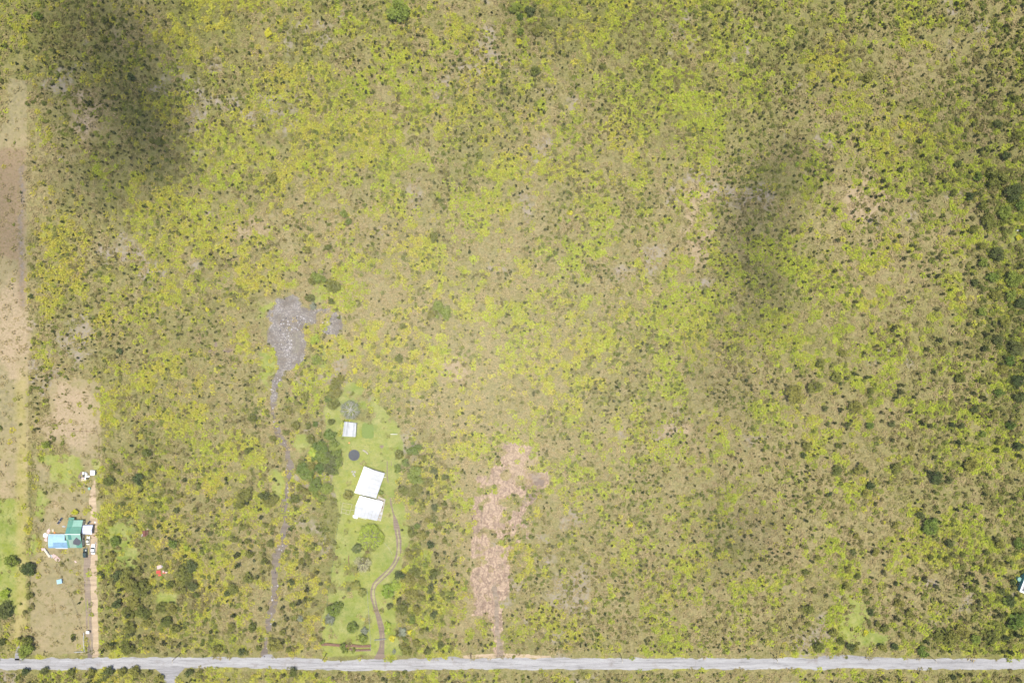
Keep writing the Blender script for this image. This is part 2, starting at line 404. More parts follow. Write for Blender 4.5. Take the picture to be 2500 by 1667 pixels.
    base = mixc(t, math_(t, 'MULTIPLY', ramp(t, math_(t, 'ADD', se.outputs[1], brk), .35, .7), .85), base, mixc(t, ramp(t, n2, .35, .65), (.125, .108, .09), (.225, .20, .175)))
    # crushed lava
    vo = N(t, 'ShaderNodeTexVoronoi'); vo.inputs['Scale'].default_value = 1.3; t.links.new(g.outputs['Position'], vo.inputs['Vector'])
    lv = mixc(t, ramp(t, n1, .4, .62), (.175, .14, .105), (.31, .28, .265))
    lv = mixc(t, math_(t, 'MULTIPLY', ramp(t, vo.outputs['Distance'], .25, .6), .7), lv, (.12, .11, .10))
    lv = mixc(t, ramp(t, n3, .55, .68), lv, (.20, .18, .10))
    base = mixc(t, ramp(t, math_(t, 'ADD', lava, math_(t, 'MULTIPLY', math_(t, 'SUBTRACT', n4, .5), .9)), .35, .6), base, lv)
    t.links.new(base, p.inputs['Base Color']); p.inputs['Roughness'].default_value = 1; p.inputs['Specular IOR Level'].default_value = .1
    bump(t, p, math_(t, 'ADD', n2, n1), .6, .35)
    return m
ground_material()

def road_material(name, ca, cb, cs):
    m, t, p = nmat(name)
    g = N(t, 'ShaderNodeNewGeometry')
    mp = N(t, 'ShaderNodeMapping'); mp.inputs['Scale'].default_value = (.035, .5, 1); t.links.new(g.outputs['Position'], mp.inputs[0])
    n1 = noise(t, 1.0, 7, .7, mp.outputs[0]); n2 = noise(t, .22, 5, .65); n3 = noise(t, 1.6, 5, .75)
    c = mixc(t, ramp(t, n1, .35, .65), ca, cb)
    c = mixc(t, ramp(t, n2, .55, .72), c, cs)
    c = mixc(t, math_(t, 'MULTIPLY', ramp(t, n3, .45, .7), .35), c, tuple(x * .55 for x in ca))
    mp2 = N(t, 'ShaderNodeMapping'); mp2.inputs['Scale'].default_value = (.09, 1.1, 1); t.links.new(g.outputs['Position'], mp2.inputs[0])
    n5 = noise(t, .8, 8, .8, mp2.outputs[0])
    c = mixc(t, math_(t, 'MULTIPLY', ramp(t, n5, .53, .62), .7), c, tuple(x * .5 for x in ca))
    c = mixc(t, math_(t, 'MULTIPLY', ramp(t, n5, .44, .36), .6), c, tuple(min(1, x * 1.25) for x in cb))
    t.links.new(c, p.inputs['Base Color']); p.inputs['Roughness'].default_value = .92
    bump(t, p, n3, .3, .04)
    return m
road_material('asphalt_worn', (.245, .236, .238), (.36, .35, .35), (.225, .20, .188))
road_material('dirt_brown', (.14, .10, .078), (.225, .165, .12), (.16, .125, .085))
road_material('dirt_grey', (.120, .094, .072), (.195, .16, .13), (.165, .14, .075))
road_material('dirt_rut', (.19, .145, .105), (.28, .215, .155), (.25, .20, .12))
road_material('gravel_grey', (.20, .19, .19), (.29, .28, .29), (.19, .17, .15))
road_material('dirt_pale', (.34, .25, .16), (.46, .35, .235), (.32, .26, .14))
road_material('grass_strip', (.22, .22, .075), (.33, .29, .14), (.25, .25, .08))

# ------------------------------------------------------------------ ground sheet (reaches the horizon)
def axis(lo, hi, step, far):
    fine = np.arange(lo, hi + step / 2, step)
    o = [60, 130, 300, 700, 1500, 3000]
    return np.concatenate([[lo - d for d in reversed(o)], fine, [hi + d for d in o]])
gx = axis(-308, 308, .85, 3000); gy = axis(-212, 212, .85, 3000)
X, Yy = np.meshgrid(gx, gy); x = X.ravel(); y = Yy.ravel()
mY, mT, mD, mL, mV, mC, mM, mS = masks(x, y)
ypatch = yel(x, y, mY, .03)
scuff = np.clip((.5 * fbm(x, y, 9, 91, 4) + .5 * fbm(x, y, 40, 95, 2) - .66) / .05, 0, 1)
far_ = (np.abs(x) > 300) | (np.abs(y) > 205)
ypatch[far_] = .34; mT[far_] = .5; mL[far_] = 0; mM[far_] = 0; mS[far_] = 0; scuff[far_] = 0
z = np.zeros_like(x)
nx, ny = len(gx), len(gy)
me = bpy.data.meshes.new('ground')
me.vertices.add(nx * ny); me.vertices.foreach_set('co', np.column_stack([x, y, z]).ravel())
i = np.arange(nx * ny).reshape(ny, nx)
q = np.stack([i[:-1, :-1], i[:-1, 1:], i[1:, 1:], i[1:, :-1]], -1).reshape(-1, 4)
me.loops.add(q.size); me.polygons.add(len(q))
me.loops.foreach_set('vertex_index', q.ravel().astype(np.int32))
me.polygons.foreach_set('loop_start', np.arange(0, q.size, 4, dtype=np.int32))
me.update(calc_edges=True)
dark_s = inside(P("44,400 62,395 63,560 62,770 48,745 40,600 46,500"), x, y, 3.5, 9, 14) * .6
brown_s = inside(P("-400,360 64,360 64,760 45,745 40,640 0,625 -400,640"), x, y, 2, 8, 15) * .8
brown_s = np.maximum(brown_s, blob(1310, 1180, 22, 30, x, y, 16, .6) * .8)
pink_s = np.maximum.reduce([blob(*b, x, y, 17, .7) * .8 for b in ((1650, 1060, 38, 28), (1290, 1140, 45, 55), (1715, 600, 45, 60), (1705, 500, 50, 50), (2110, 480, 75, 60), (185, 990, 60, 50), (30, 800, 45, 130), (1100, 905, 60, 40), (590, 560, 90, 40), (215, 290, 60, 60), (170, 1040, 70, 60))])
for nm, ch in (('dirt', (brown_s, dark_s, pink_s, pink_s)), ('veg', (ypatch, mT, mL, scuff)), ('bare', (mV, mC, mM, mS))):
    a = me.attributes.new(nm, 'FLOAT_COLOR', 'POINT')
    a.data.foreach_set('color', np.column_stack(ch).astype(np.float32).ravel())
me.materials.append(MATS['ground_cover'])
tag(obj('ground', me), kind='structure')

# ------------------------------------------------------------------ roads and tracks: sheets with ragged edges
def ragged(name, left, right, z, mat, kind='structure', amp=.35, seed=1, step=.8):
    """strip between two polylines of world points"""
    def res(pl, n):
        pl = np.array(pl, float); s = np.concatenate([[0], np.cumsum(np.hypot(*(pl[1:] - pl[:-1]).T))]); t = np.linspace(0, s[-1], n)
        return np.column_stack([np.interp(t, s, pl[:, 0]), np.interp(t, s, pl[:, 1])])
    L = np.hypot(*(np.array(left[1:]) - np.array(left[:-1])).T).sum()
    n = max(8, min(900, int(L / step)))
    a, b = res(left, n), res(right, n)
    d = (b - a); d /= np.maximum(np.hypot(d[:, 0], d[:, 1])[:, None], 1e-6)
    na = (fbm(a[:, 0], a[:, 1], 5, seed, 4) - .5) * 2 * amp * 2; nb = (fbm(b[:, 0], b[:, 1], 5, seed + 7, 4) - .5) * 2 * amp * 2
    a = a + d * na[:, None]; b = b + d * nb[:, None]
    vs = [];fs = []
    for k in range(n):
        for u in (0, .33, .67, 1): vs.append((*(a[k] * (1 - u) + b[k] * u), z))
    for k in range(n - 1):
        for j in range(3): fs.append((4 * k + j, 4 * k + j + 1, 4 * k + j + 5, 4 * k + j + 4))
    me = mesh(name, vs, fs, MATS[mat])
    o = obj(name, me)
    if me.polygons[0].normal.z < 0: me.flip_normals()
    if kind: o['kind'] = kind
    return o
def track(name, tr, z, mat, amp=.3, wscale=1.0, off=0.0, wabs=None, seed=1):
    pts = np.array([at(p[0], p[1]) for p in tr]); w = np.array([p[2] for p in tr]) * PX / 2 * wscale
    if wabs: w[:] = wabs / 2
    # smooth the line
    s = np.arange(len(pts)); t = np.linspace(0, len(pts) - 1, len(pts) * 5)
    px_ = np.interp(t, s, pts[:, 0]); py_ = np.interp(t, s, pts[:, 1]); w = np.interp(t, s, w)
    for _ in range(4):
        px_[1:-1] = (px_[:-2] + px_[1:-1] * 2 + px_[2:]) / 4; py_[1:-1] = (py_[:-2] + py_[1:-1] * 2 + py_[2:]) / 4
    d = np.column_stack([np.gradient(px_), np.gradient(py_)]); d /= np.hypot(d[:, 0], d[:, 1])[:, None]
    nrm = np.column_stack([-d[:, 1], d[:, 0]])
    c = np.column_stack([px_, py_]) + nrm * off
    return ragged(name, (c + nrm * w[:, None]).tolist(), (c - nrm * w[:, None]).tolist(), z, mat, amp=amp, seed=seed, step=.6)
rt = [at(a, b) for a, b in zip(ROADX, ROADT)]; rb = [at(a, b) for a, b in zip(ROADX, ROADB)]
core = [k for k in range(len(ROADX))]
def dens(pl):
    out = []
    for (x0, y0), (x1, y1) in zip(pl, pl[1:]): out += [(x0 + (x1 - x0) * k / 40, y0 + (y1 - y0) * k / 40) for k in range(40)]
    return out + [pl[-1]]
ragged('road', dens(rt[1:-1]), dens(rb[1:-1]), .030, 'asphalt_worn', amp=.5, seed=3, step=.55)
for k, (a, b) in enumerate(((0, 1), (-2, -1))):
    ragged('road', [rt[a], rt[b]], [rb[a], rb[b]], .030, 'asphalt_worn', amp=0, seed=3, step=8)
sp = [at(*p) for p in SIDE]
ragged('side_road', [sp[0], sp[1], sp[2], sp[3]], [sp[9], sp[8], sp[7], sp[6]], .022, 'gravel_grey', amp=.25, seed=5)
ragged('side_road', [sp[3], sp[4]], [sp[6], sp[5]], .022, 'gravel_grey', amp=.2, seed=5)
# gravel shoulders where the tar has spread
for k, pl in enumerate(("1985,1607 2000,1601 2040,1597 2080,1598 2120,1601 2160,1606|1985,1611 2000,1611 2040,1611 2080,1611 2120,1611 2160,1611",
           "635,1606 645,1598 655,1597 664,1599 672,1606|635,1610 645,1610 655,1610 664,1610 672,1610",
           "985,1611 1040,1606 1090,1601 1110,1600 1135,1607 1180,1610|985,1614 1040,1614 1090,1614 1110,1614 1135,1614 1180,1614",
           "36,1611 38,1600 42,1586 46,1574|50,1611 45,1600 46,1586 47,1574")):
    l, r = pl.split('|'); ragged('gravel_shoulder', [at(*p) for p in P(l)], [at(*p) for p in P(r)], .018 + .004 * k, 'gravel_grey', amp=.35, seed=9 + k, step=.4)
track('dirt_track', TR_GREY, .012, 'dirt_grey', 1.3, seed=21)
track('driveway', TR_LEFTW, .008, 'dirt_pale', .35, seed=31)
track('driveway', [(a, b, w * .40) for a, b, w in TR_LEFT], .014, 'dirt_rut', .5, seed=33, off=-1.0)
track('driveway', [(a, b, w * .34) for a, b, w in TR_LEFT], .018, 'dirt_rut', .5, seed=34, off=.75)
track('driveway', [(220, 1608, 12), (219, 1596, 10), (218, 1580, 6), (218, 1570, 3)], .022, 'dirt_grey', .3, seed=36)
track('driveway', [(p[0], p[1], p[2] * .95) for p in TR_HOUSE], .008, 'dirt_brown', .25, seed=35)
track('driveway_grass', [(p[0], p[1], 4.0 if 3 < k < 17 else .8) for k, p in enumerate(TR_HOUSE[2:-1])], .014, 'grass_strip', .38, seed=37)
track('wheel_rut', [(966,1272,4),(962,1262,5),(956,1240,4),(952,1215,2)], .010, 'dirt_brown', .25, seed=41)
track('wheel_rut', [(968,1292,16),(966,1276,14),(962,1262,9),(960,1250,4)], .020, 'dirt_brown', .5, seed=43)
track('wheel_rut', [(945,1125,2.0),(945,1145,2.4),(946,1165,2.4),(948,1178,1.6)], .010, 'dirt_brown', .12, seed=44)
track('wheel_rut', [(955,1125,1.4),(956,1138,1.8)], .010, 'dirt_brown', .12, seed=45)
track('clearing_track', [(1219,1604,26),(1219,1590,16),(1217,1560,15),(1217,1530,14),(1215,1500,13),(1213,1480,11),(1210,1450,7),(1207,1420,4)], .012, 'dirt_rut', 1.1, seed=47)
track('dirt_verge', [(1130,1603,6),(1180,1600,9),(1230,1600,11),(1290,1601,9),(1345,1603,5)], .006, 'dirt_pale', .5, seed=48)
# dark soil puddles in the scrub and beside the pile of cleared brush
for k, (cx, cy, rx, ry, mt) in enumerate([(520,858,10,9,'dirt_brown'),(527,842,4,9,'dirt_brown'),(557,855,10,5,'dirt_brown'),(932,1090,5,3.5,'dirt_brown'),(1308,1166,11,16,'dirt_rut'),(1318,1178,12,9,'dirt_brown'),(1300,1212,12,8,'dirt_brown'),(1283,1222,7,9,'dirt_rut'),(898,1051,14,18,'lawn_dark')]):
    if mt == 'lawn_dark' and mt not in MATS: plain('lawn_dark', (.135, .185, .035), .95, .12, 1.2)
    n = 90; vs = []
    for a in range(n):
        t = 2 * math.pi * a / n; rr = .25 + 1.5 * fbm(math.cos(t) * 3 + cx, math.sin(t) * 3 + cy, 1.6, 2, 3) if mt != 'lawn_dark' else .98 + .14 * vn(math.cos(t) * 4, math.sin(t) * 4, 1.0, 2)
        pw = 1 if mt != 'lawn_dark' else 1 / max(abs(math.cos(t)) ** 4 + abs(math.sin(t)) ** 4, .01) ** .25
        vs.append((*at(cx + rx * rr * pw * math.cos(t), cy - ry * rr * pw * math.sin(t)), .016 + .003 * k))
    o = obj('soil_patch' if mt != 'lawn_dark' else 'lawn_patch', mesh('soil_patch', vs, [tuple(range(n))], MATS[mt])); o['kind'] = 'structure'

# ------------------------------------------------------------------ plants: mesh kits
def leafmesh(name, C, Nn, S, mats, asp=1.6, extra=None, rng=RNG):
    """one small folded leaf spray per row: centre, normal, size"""
    n = len(C); Nn = Nn / np.linalg.norm(Nn, axis=1)[:, None]
    r = rng.normal(size=(n, 3)); a = np.cross(Nn, r); a /= np.linalg.norm(a, axis=1)[:, None]; b = np.cross(Nn, a)
    S = np.asarray(S)[:, None]
    v = np.stack([C - a * S * asp * .5, C - b * S * .42 + a * S * .05, C + a * S * asp * .55, C + b * S * .42 + a * S * .05], 1)
    verts = v.reshape(-1, 3); base = np.arange(n)[:, None] * 4
    F = (base + np.array([0, 1, 2, 3])).tolist()
    V = verts.tolist(); leaf = np.repeat(rng.random(n), 4).tolist(); fm = [0] * n
    if extra:
        b0 = len(V); V += [tuple(p) for p in extra.v]; F += [[b0 + i for i in f] for f in extra.f]; leaf += [.5] * len(extra.v); fm += [1] * len(extra.f)
    me = mesh(name, V, F, mats, fmat=fm)
    at_ = me.attributes.new('leaf', 'FLOAT', 'POINT'); at_.data.foreach_set('value', np.array(leaf, np.float32))
    return me
def lobes_pts(rng, n, nl, flat=.75, spread=.62, lr=(.28, .5), up=.25):
    """points and normals on a ragged cluster of lobes inside a unit crown (z from 0 to ~2*flat)"""
    C = []
    for k in range(nl):
        a = rng.random() * 2 * np.pi; r = spread * np.sqrt(rng.random()); h = rng.random()
        C.append((r * np.cos(a), r * np.sin(a), flat * (.35 + .95 * h * (1 - .5 * r)), lr[0] + (lr[1] - lr[0]) * rng.random()))
    C = np.array(C); k = rng.integers(0, nl, n)
    d = rng.normal(size=(n, 3)); d /= np.linalg.norm(d, axis=1)[:, None]
    flip = (d[:, 2] < -.2) & (rng.random(n) < .8); d[flip, 2] *= -1
    rad = C[k, 3] * (1 + .28 * rng.normal(size=n)).clip(.35, 1.5)
    p = C[k, :3] + d * rad[:, None] * np.array([1, 1, .75])
    nn = d + rng.normal(size=(n, 3)) * .55 + np.array([0, 0, up])
    p[:, 2] = np.maximum(p[:, 2], .05)
    return p, nn
def stem(mb, h, r, rng, nb=4, spread=.5):
    mb.tube((0, 0, -.05), (0, 0, h * .55), r, r * .75, 6)
    for k in range(nb):
        a = rng.random() * 6.28 ; e = spread * (.5 + .7 * rng.random())
        mb.tube((0, 0, h * .45), (e * math.cos(a), e * math.sin(a), h * (.85 + .35 * rng.random())), r * .6, r * .2, 4)
    return mb

def shrub_variants(name, mat, nv, nleaf, nl, ls, flat=.7, spread=.6, lr=(.28, .5), bark='bark', join=True, seed=1, up=.25):
    out = []
    for v in range(nv):
        rng = np.random.default_rng(seed * 100 + v)
        p, nn = lobes_pts(rng, nleaf, nl, flat, spread, lr, up)
        s = ls * (.6 + .8 * rng.random(nleaf))
        if join:
            me = leafmesh(name, p, nn, s, [MATS[mat], MATS[bark]], extra=stem(MB(), flat, .05, rng), rng=rng)
            out.append((me, None))
        else:
            out.append((leafmesh(name + '_crown', p, nn, s, [MATS[mat]], rng=rng), None))
    return out

def fern_variants(name, mat, nv, n, ln, up=.35, seed=3, w=.16, r0=.5):
    """a low clump of arching fronds: each frond is two folded blades"""
    out = []
    for v in range(nv):
        rng = np.random.default_rng(seed * 100 + v)
        V = []; F = []; L = []
        for k in range(n):
            a = rng.random() * 6.28; r = r0 * np.sqrt(rng.random()); cx, cy = r * np.cos(a), r * np.sin(a); z0 = (.12 + .35 * rng.random()) * (1.2 - r)
            b = a + rng.normal() * .8; l = ln * (.55 + .8 * rng.random()); ww = w * (.7 + .6 * rng.random()); t = up * (.4 + rng.random())
            dx, dy = np.cos(b), np.sin(b); c = rng.random()
            p0 = (cx, cy, z0); p1 = (cx + dx * l * .5 - dy * ww, cy + dy * l * .5 + dx * ww, z0 + l * t * .5 - .03)
            p2 = (cx + dx * l, cy + dy * l, z0 + l * t * .35); p3 = (cx + dx * l * .5 + dy * ww, cy + dy * l * .5 - dx * ww, z0 + l * t * .5 + .03)
            i0 = len(V); V += [p0, p1, p2, p3]; F += [(i0, i0 + 3, i0 + 2, i0 + 1)]; L += [c] * 4
        me = mesh(name, V, F, MATS[mat]); a_ = me.attributes.new('leaf', 'FLOAT', 'POINT'); a_.data.foreach_set('value', np.array(L, np.float32))
        out.append(me)
    return out
def rock_variants(mat, nv, seed=5):
    out = []
    for v in range(nv):
        rng = np.random.default_rng(seed * 100 + v)
        bm = bmesh.new(); bmesh.ops.create_icosphere(bm, subdivisions=1, radius=.5)
        for vt in bm.verts: vt.co *= .7 + .6 * rng.random(); vt.co.z = vt.co.z * .6 + .12
        me = bpy.data.meshes.new('rock'); bm.to_mesh(me); bm.free(); me.materials.append(MATS[mat])
        a_ = me.attributes.new('leaf', 'FLOAT', 'POINT'); a_.data.foreach_set('value', rng.random(len(me.vertices)).astype(np.float32))
        out.append(me)
    return out

# ------------------------------------------------------------------ scattering through geometry nodes (only for what nobody could count)
def scatter(name, label, cat, meshes, pts, scl, tint, zoff=None, kind='stuff'):
    coll = bpy.data.collections.new(name + '_kit')
    for m_ in meshes:
        coll.objects.link(bpy.data.objects.new(name + '_kit', m_))
    n = len(pts)
    me = bpy.data.meshes.new(name); me.vertices.add(n)
    zz = np.zeros(n) if zoff is None else zoff
    me.vertices.foreach_set('co', np.column_stack([pts[:, 0], pts[:, 1], zz]).astype(np.float32).ravel())
    rng = np.random.default_rng(len(name) * 7 + n)
    for an, ty, fld, val in (('idx', 'INT', 'value', rng.integers(0, len(meshes), n).astype(np.int32)),
                            ('rot', 'FLOAT_VECTOR', 'vector', np.column_stack([rng.normal(size=n) * .08, rng.normal(size=n) * .08, rng.random(n) * 6.283]).astype(np.float32).ravel()),
                            ('scl', 'FLOAT_VECTOR', 'vector', np.asarray(scl, np.float32).ravel()),
                            ('tint', 'FLOAT', 'value', np.asarray(tint, np.float32))):
        a = me.attributes.new(an, ty, 'POINT'); a.data.foreach_set(fld, val)
    o = obj(name, me)
    ng = bpy.data.node_groups.new(name, 'GeometryNodeTree')
    ng.interface.new_socket('Geometry', in_out='INPUT', socket_type='NodeSocketGeometry')
    ng.interface.new_socket('Geometry', in_out='OUTPUT', socket_type='NodeSocketGeometry')
    gi = ng.nodes.new('NodeGroupInput'); go = ng.nodes.new('NodeGroupOutput')
    ci = ng.nodes.new('GeometryNodeCollectionInfo'); ci.inputs['Collection'].default_value = coll
    ci.inputs['Separate Children'].default_value = True; ci.inputs['Reset Children'].default_value = True
    ip = ng.nodes.new('GeometryNodeInstanceOnPoints'); ip.inputs['Pick Instance'].default_value = True
    def na(nm, ty):
        k = ng.nodes.new('GeometryNodeInputNamedAttribute'); k.data_type = ty; k.inputs['Name'].default_value = nm; return k.outputs['Attribute']
    ng.links.new(gi.outputs[0], ip.inputs['Points']); ng.links.new(ci.outputs[0], ip.inputs['Instance'])
    ng.links.new(na('idx', 'INT'), ip.inputs['Instance Index'])
    e2r = ng.nodes.new('FunctionNodeEulerToRotation'); ng.links.new(na('rot', 'FLOAT_VECTOR'), e2r.inputs[0]); ng.links.new(e2r.outputs[0], ip.inputs['Rotation'])
    ng.links.new(na('scl', 'FLOAT_VECTOR'), ip.inputs['Scale'])
    ng.links.new(ip.outputs[0], go.inputs[0])
    md = o.modifiers.new('scatter', 'NODES'); md.node_group = ng
    tag(o, label, cat, None, kind)
    return o

HX, HY = 300, 204                 # half size of the planted land
def jitter(step):
    xs = np.arange(-HX, HX, step); ys = np.arange(-HY, HY, step); a, b = np.meshgrid(xs, ys)
    a = a.ravel() + (RNG.random(a.size) - .5) * step * 1.5; b = b.ravel() + (RNG.random(b.size) - .5) * step * 1.5
    return a, b
def on_paved(x, y, e=0.0):
    px = x / PX + 1250; py = 833.5 - y / PX
    r = (py > np.interp(px, ROADX, ROADT) - 1 - max(e, -1)) & (py < np.interp(px, ROADX, ROADB) + 1 + max(e, -1))
    r |= (py > 1620) & (px > np.interp(py, [1628, 1642, 1656, 1700], [372, 392, 402, 406]) - e) & (px < np.interp(py, [1628, 1645, 1665, 1700], [452, 436, 430, 432]) + e)
    for tr in (TR_GREY, TR_HOUSE, TR_LEFT, TR_LEFTW): r |= near_track(tr, x, y, e)
    r |= near_track([(1219,1604,16),(1217,1500,12)], x, y, e)
    return r
BUILT = []      # (x, y, r) discs kept free of plants
for bx, by, br in [(160,1285,9),(180,1285,22),(180,1315,22),(140,1320,22),(125,1320,20),(213,1293,16),(215,1320,7),(228,1340,9),(209,1350,9),(112,1345,9),(122,1358,9),(135,1368,10),(117,1305,10),(147,1268,9),(218,1273,6),
                   (210,1162,10),(226,1154,7),(219,1192,5),(145,1419,9),(213,1543,5),(355,1303,9),(391,1384,8),(390,1397,9),(404,1395,8),
                   (900,1165,28),(893,1190,26),(906,1195,26),(895,1245,28),(905,1255,24),(915,1240,24),(854,1048,18),(864,1111,17),(845,1242,14),(863,1156,7),(2500,1425,26),(2515,1450,26)]:
    BUILT.append((*at(bx, by), br * PX))
def on_built(x, y, e=0.0):
    r = np.zeros(x.shape, bool)
    for bx, by, br in BUILT: r |= (x - bx) ** 2 + (y - by) ** 2 < (br + e) ** 2
    return r

# yellow-green fern thickets
x, y = jitter(1.55)
Y, T, D, L, V, C, M, S = masks(x, y)
py_ = 833.5 - y / PX
verge = (py_ > 1590) & (py_ < 1606) | (py_ > 1633) & (py_ < 1642)
open_ = np.maximum.reduce([L * .97, V, C, M * .93, S * .9])
prob = np.clip(yel(x, y, Y) * .88, .07, 1) * (1 - open_) * np.where(verge, .25, 1)
k = (RNG.random(x.size) < prob * .93) & ~on_paved(x, y, -3) & ~on_built(x, y)
x, y, T = x[k], y[k], T[k]
s = .95 + .75 * RNG.random(x.size)
scl = np.column_stack([s, s, s * (.7 + .7 * RNG.random(x.size))])
tint = np.clip(fbm(x, y, 25, 61, 3) * 1.6 - .55 - x / 900 + .25 * RNG.normal(size=x.size), 0, 1)
scatter('yellow_fern_thicket', 'bright yellow-green fern thickets spreading in patches over the scrub land', 'ferns', fern_variants('fern', 'fern_yellow', 8, 26, .62, .4, 3, .15, .62), np.column_stack([x, y]), scl, tint)
print('yellow ferns', len(x))

# olive and straw fern mat
x, y = jitter(1.6)
Y, T, D, L, V, C, M, S = masks(x, y)
py_ = 833.5 - y / PX
verge = (py_ > 1590) & (py_ < 1606) | (py_ > 1633) & (py_ < 1642)
open_ = np.maximum.reduce([L * .96, V * .97, C * .95, M * .8, S * .9])
prob = (.35 + .65 * fbm(x, y, 7, 51, 3)) * (1 - open_) * np.where(verge, .3, 1)
k = (RNG.random(x.size) < prob * .85) & ~on_paved(x, y, -3) & ~on_built(x, y)
x, y, T = x[k], y[k], T[k]
s = .75 + .9 * RNG.random(x.size) ** 1.4; scl = np.column_stack([s, s * (.75 + .5 * RNG.random(x.size)), s * (.6 + 1.2 * RNG.random(x.size))])
tint = np.clip(T * 1.25 - .1 + (fbm(x, y, 9, 71, 3) - .5) * 1.8 + .30 * RNG.normal(size=x.size), 0, 1)
scatter('fern_mat', 'olive and straw coloured mat of old fern covering the scrub land', 'ferns', fern_variants('frond', 'fern_mat', 8, 18, .6, .35, 4, .13, .62), np.column_stack([x, y]), scl, tint)
print('mat', len(x))

# low olive bushes between the ferns
x, y = jitter(2.0)
Y, T, D, L, V, C, M, S = masks(x, y)
py_ = 833.5 - y / PX
verge = (py_ > 1590) & (py_ < 1606) | (py_ > 1633) & (py_ < 1642)
open_ = np.maximum.reduce([L * .96, V, C * .97, M * .88, S * .95])
f_ = .5 * fbm(x, y, 13, 53, 3) + .5 * fbm(x, y, 4, 57, 2)
prob = np.clip((f_ - (.60 - .30 * D + .12 * (T - .5))) / .06, .04, 1) * (1 - open_) * np.where(verge, .12, 1)
k = (RNG.random(x.size) < prob * .8) & ~on_paved(x, y, 1.5) & ~on_built(x, y)
x, y, D, T = x[k], y[k], D[k], T[k]
px_ = x / PX + 1250; bg = .65 * np.clip((px_ - 2220) / 250, 0, 1) + .25 * ((px_ < 1110) & (py_[k] > 1130))
s = (.5 + .95 * RNG.random(x.size) ** 1.3) * (1 + .55 * bg)
tint = np.clip((fbm(x, y, 12, 63, 3) - .5) * 3 + .35 + .35 * RNG.normal(size=x.size), 0, 1)
bk = [m_ for m_, _ in shrub_variants('low_bush', 'bush_mid', 8, 60, 5, .42, .6, .6, (.26, .46), seed=71, up=.6)]
scatter('low_olive_bushes', 'low olive and green bushes growing between the ferns all over the scrub', 'bushes', bk, np.column_stack([x, y]), np.column_stack([s, s * (.8 + .4 * RNG.random(x.size)), s * (.7 + .5 * RNG.random(x.size))]), tint)
print('mid bushes', len(x))

# torn dry brush on the cleared strip
x, y = jitter(1.1)
C = np.clip(inside(CLEAR, x, y, 3.4, 5, 7) * 1.25 - .05, 0, 1) * np.clip((fbm(x, y, 5, 19, 3) - .24) / .14, 0, 1)
for cx, cy, r in CLEARH: C = C * (1 - blob(cx, cy, r, r, x, y, 8, .5))
k = (RNG.random(x.size) < C * .6) & (fbm(x * 1.6, y * .5, 3, 15, 3) > .50); x, y = x[k], y[k]
s = .5 + .8 * RNG.random(x.size)
scatter('dry_brush', 'torn dry brush and roots strewn over the cleared brown strip', 'brush', fern_variants('twig', 'brush_dry', 6, 14, .7, .35, 6, .07, .5), np.column_stack([x, y]), np.column_stack([s, s, s]), np.clip(RNG.random(x.size) ** 2, 0, 1))
# broken lava on the grey clearing
x, y = jitter(1.0)
V = masks(x, y)[4]; tr_ = near_track(TR_GREY, x, y, 0)
k = ((RNG.random(x.size) < V * .7) & (fbm(x, y, 9, 17, 3) > .53)) | (tr_ & (RNG.random(x.size) < .16)); x, y = x[k], y[k]
s = .35 + .75 * RNG.random(x.size) ** 2
scatter('lava_rubble', 'pale and dark broken lava rock covering the grey clearing', 'rocks', rock_variants('rock_pale', 4) + rock_variants('rock_dark', 2, 6), np.column_stack([x, y]), np.column_stack([s, s, s]), s)
# grass tufts on lawns and mown ground
x, y = jitter(1.5)
Y, T, D, L, V, C, M, S = masks(x, y)
py_ = 833.5 - y / PX
verge = ((py_ > 1590) & (py_ < 1606) | (py_ > 1633) & (py_ < 1642)).astype(float)
k = (RNG.random(x.size) < np.maximum.reduce([L * .4, M * .45, verge * .45, S * .3])) & ~on_paved(x, y) & ~on_built(x, y); x, y, L = x[k], y[k], L[k]
s = .35 + .4 * RNG.random(x.size)
tint = np.clip(1.15 - L + .3 * RNG.normal(size=x.size), 0, 1)
scatter('grass_tufts', 'short grass tufts on lawns, paddocks and the road verges', 'grass', fern_variants('tuft', 'grass_blade', 5, 14, .5, .6, 8, .07, .5), np.column_stack([x, y]), np.column_stack([s, s, s * .7]), tint)

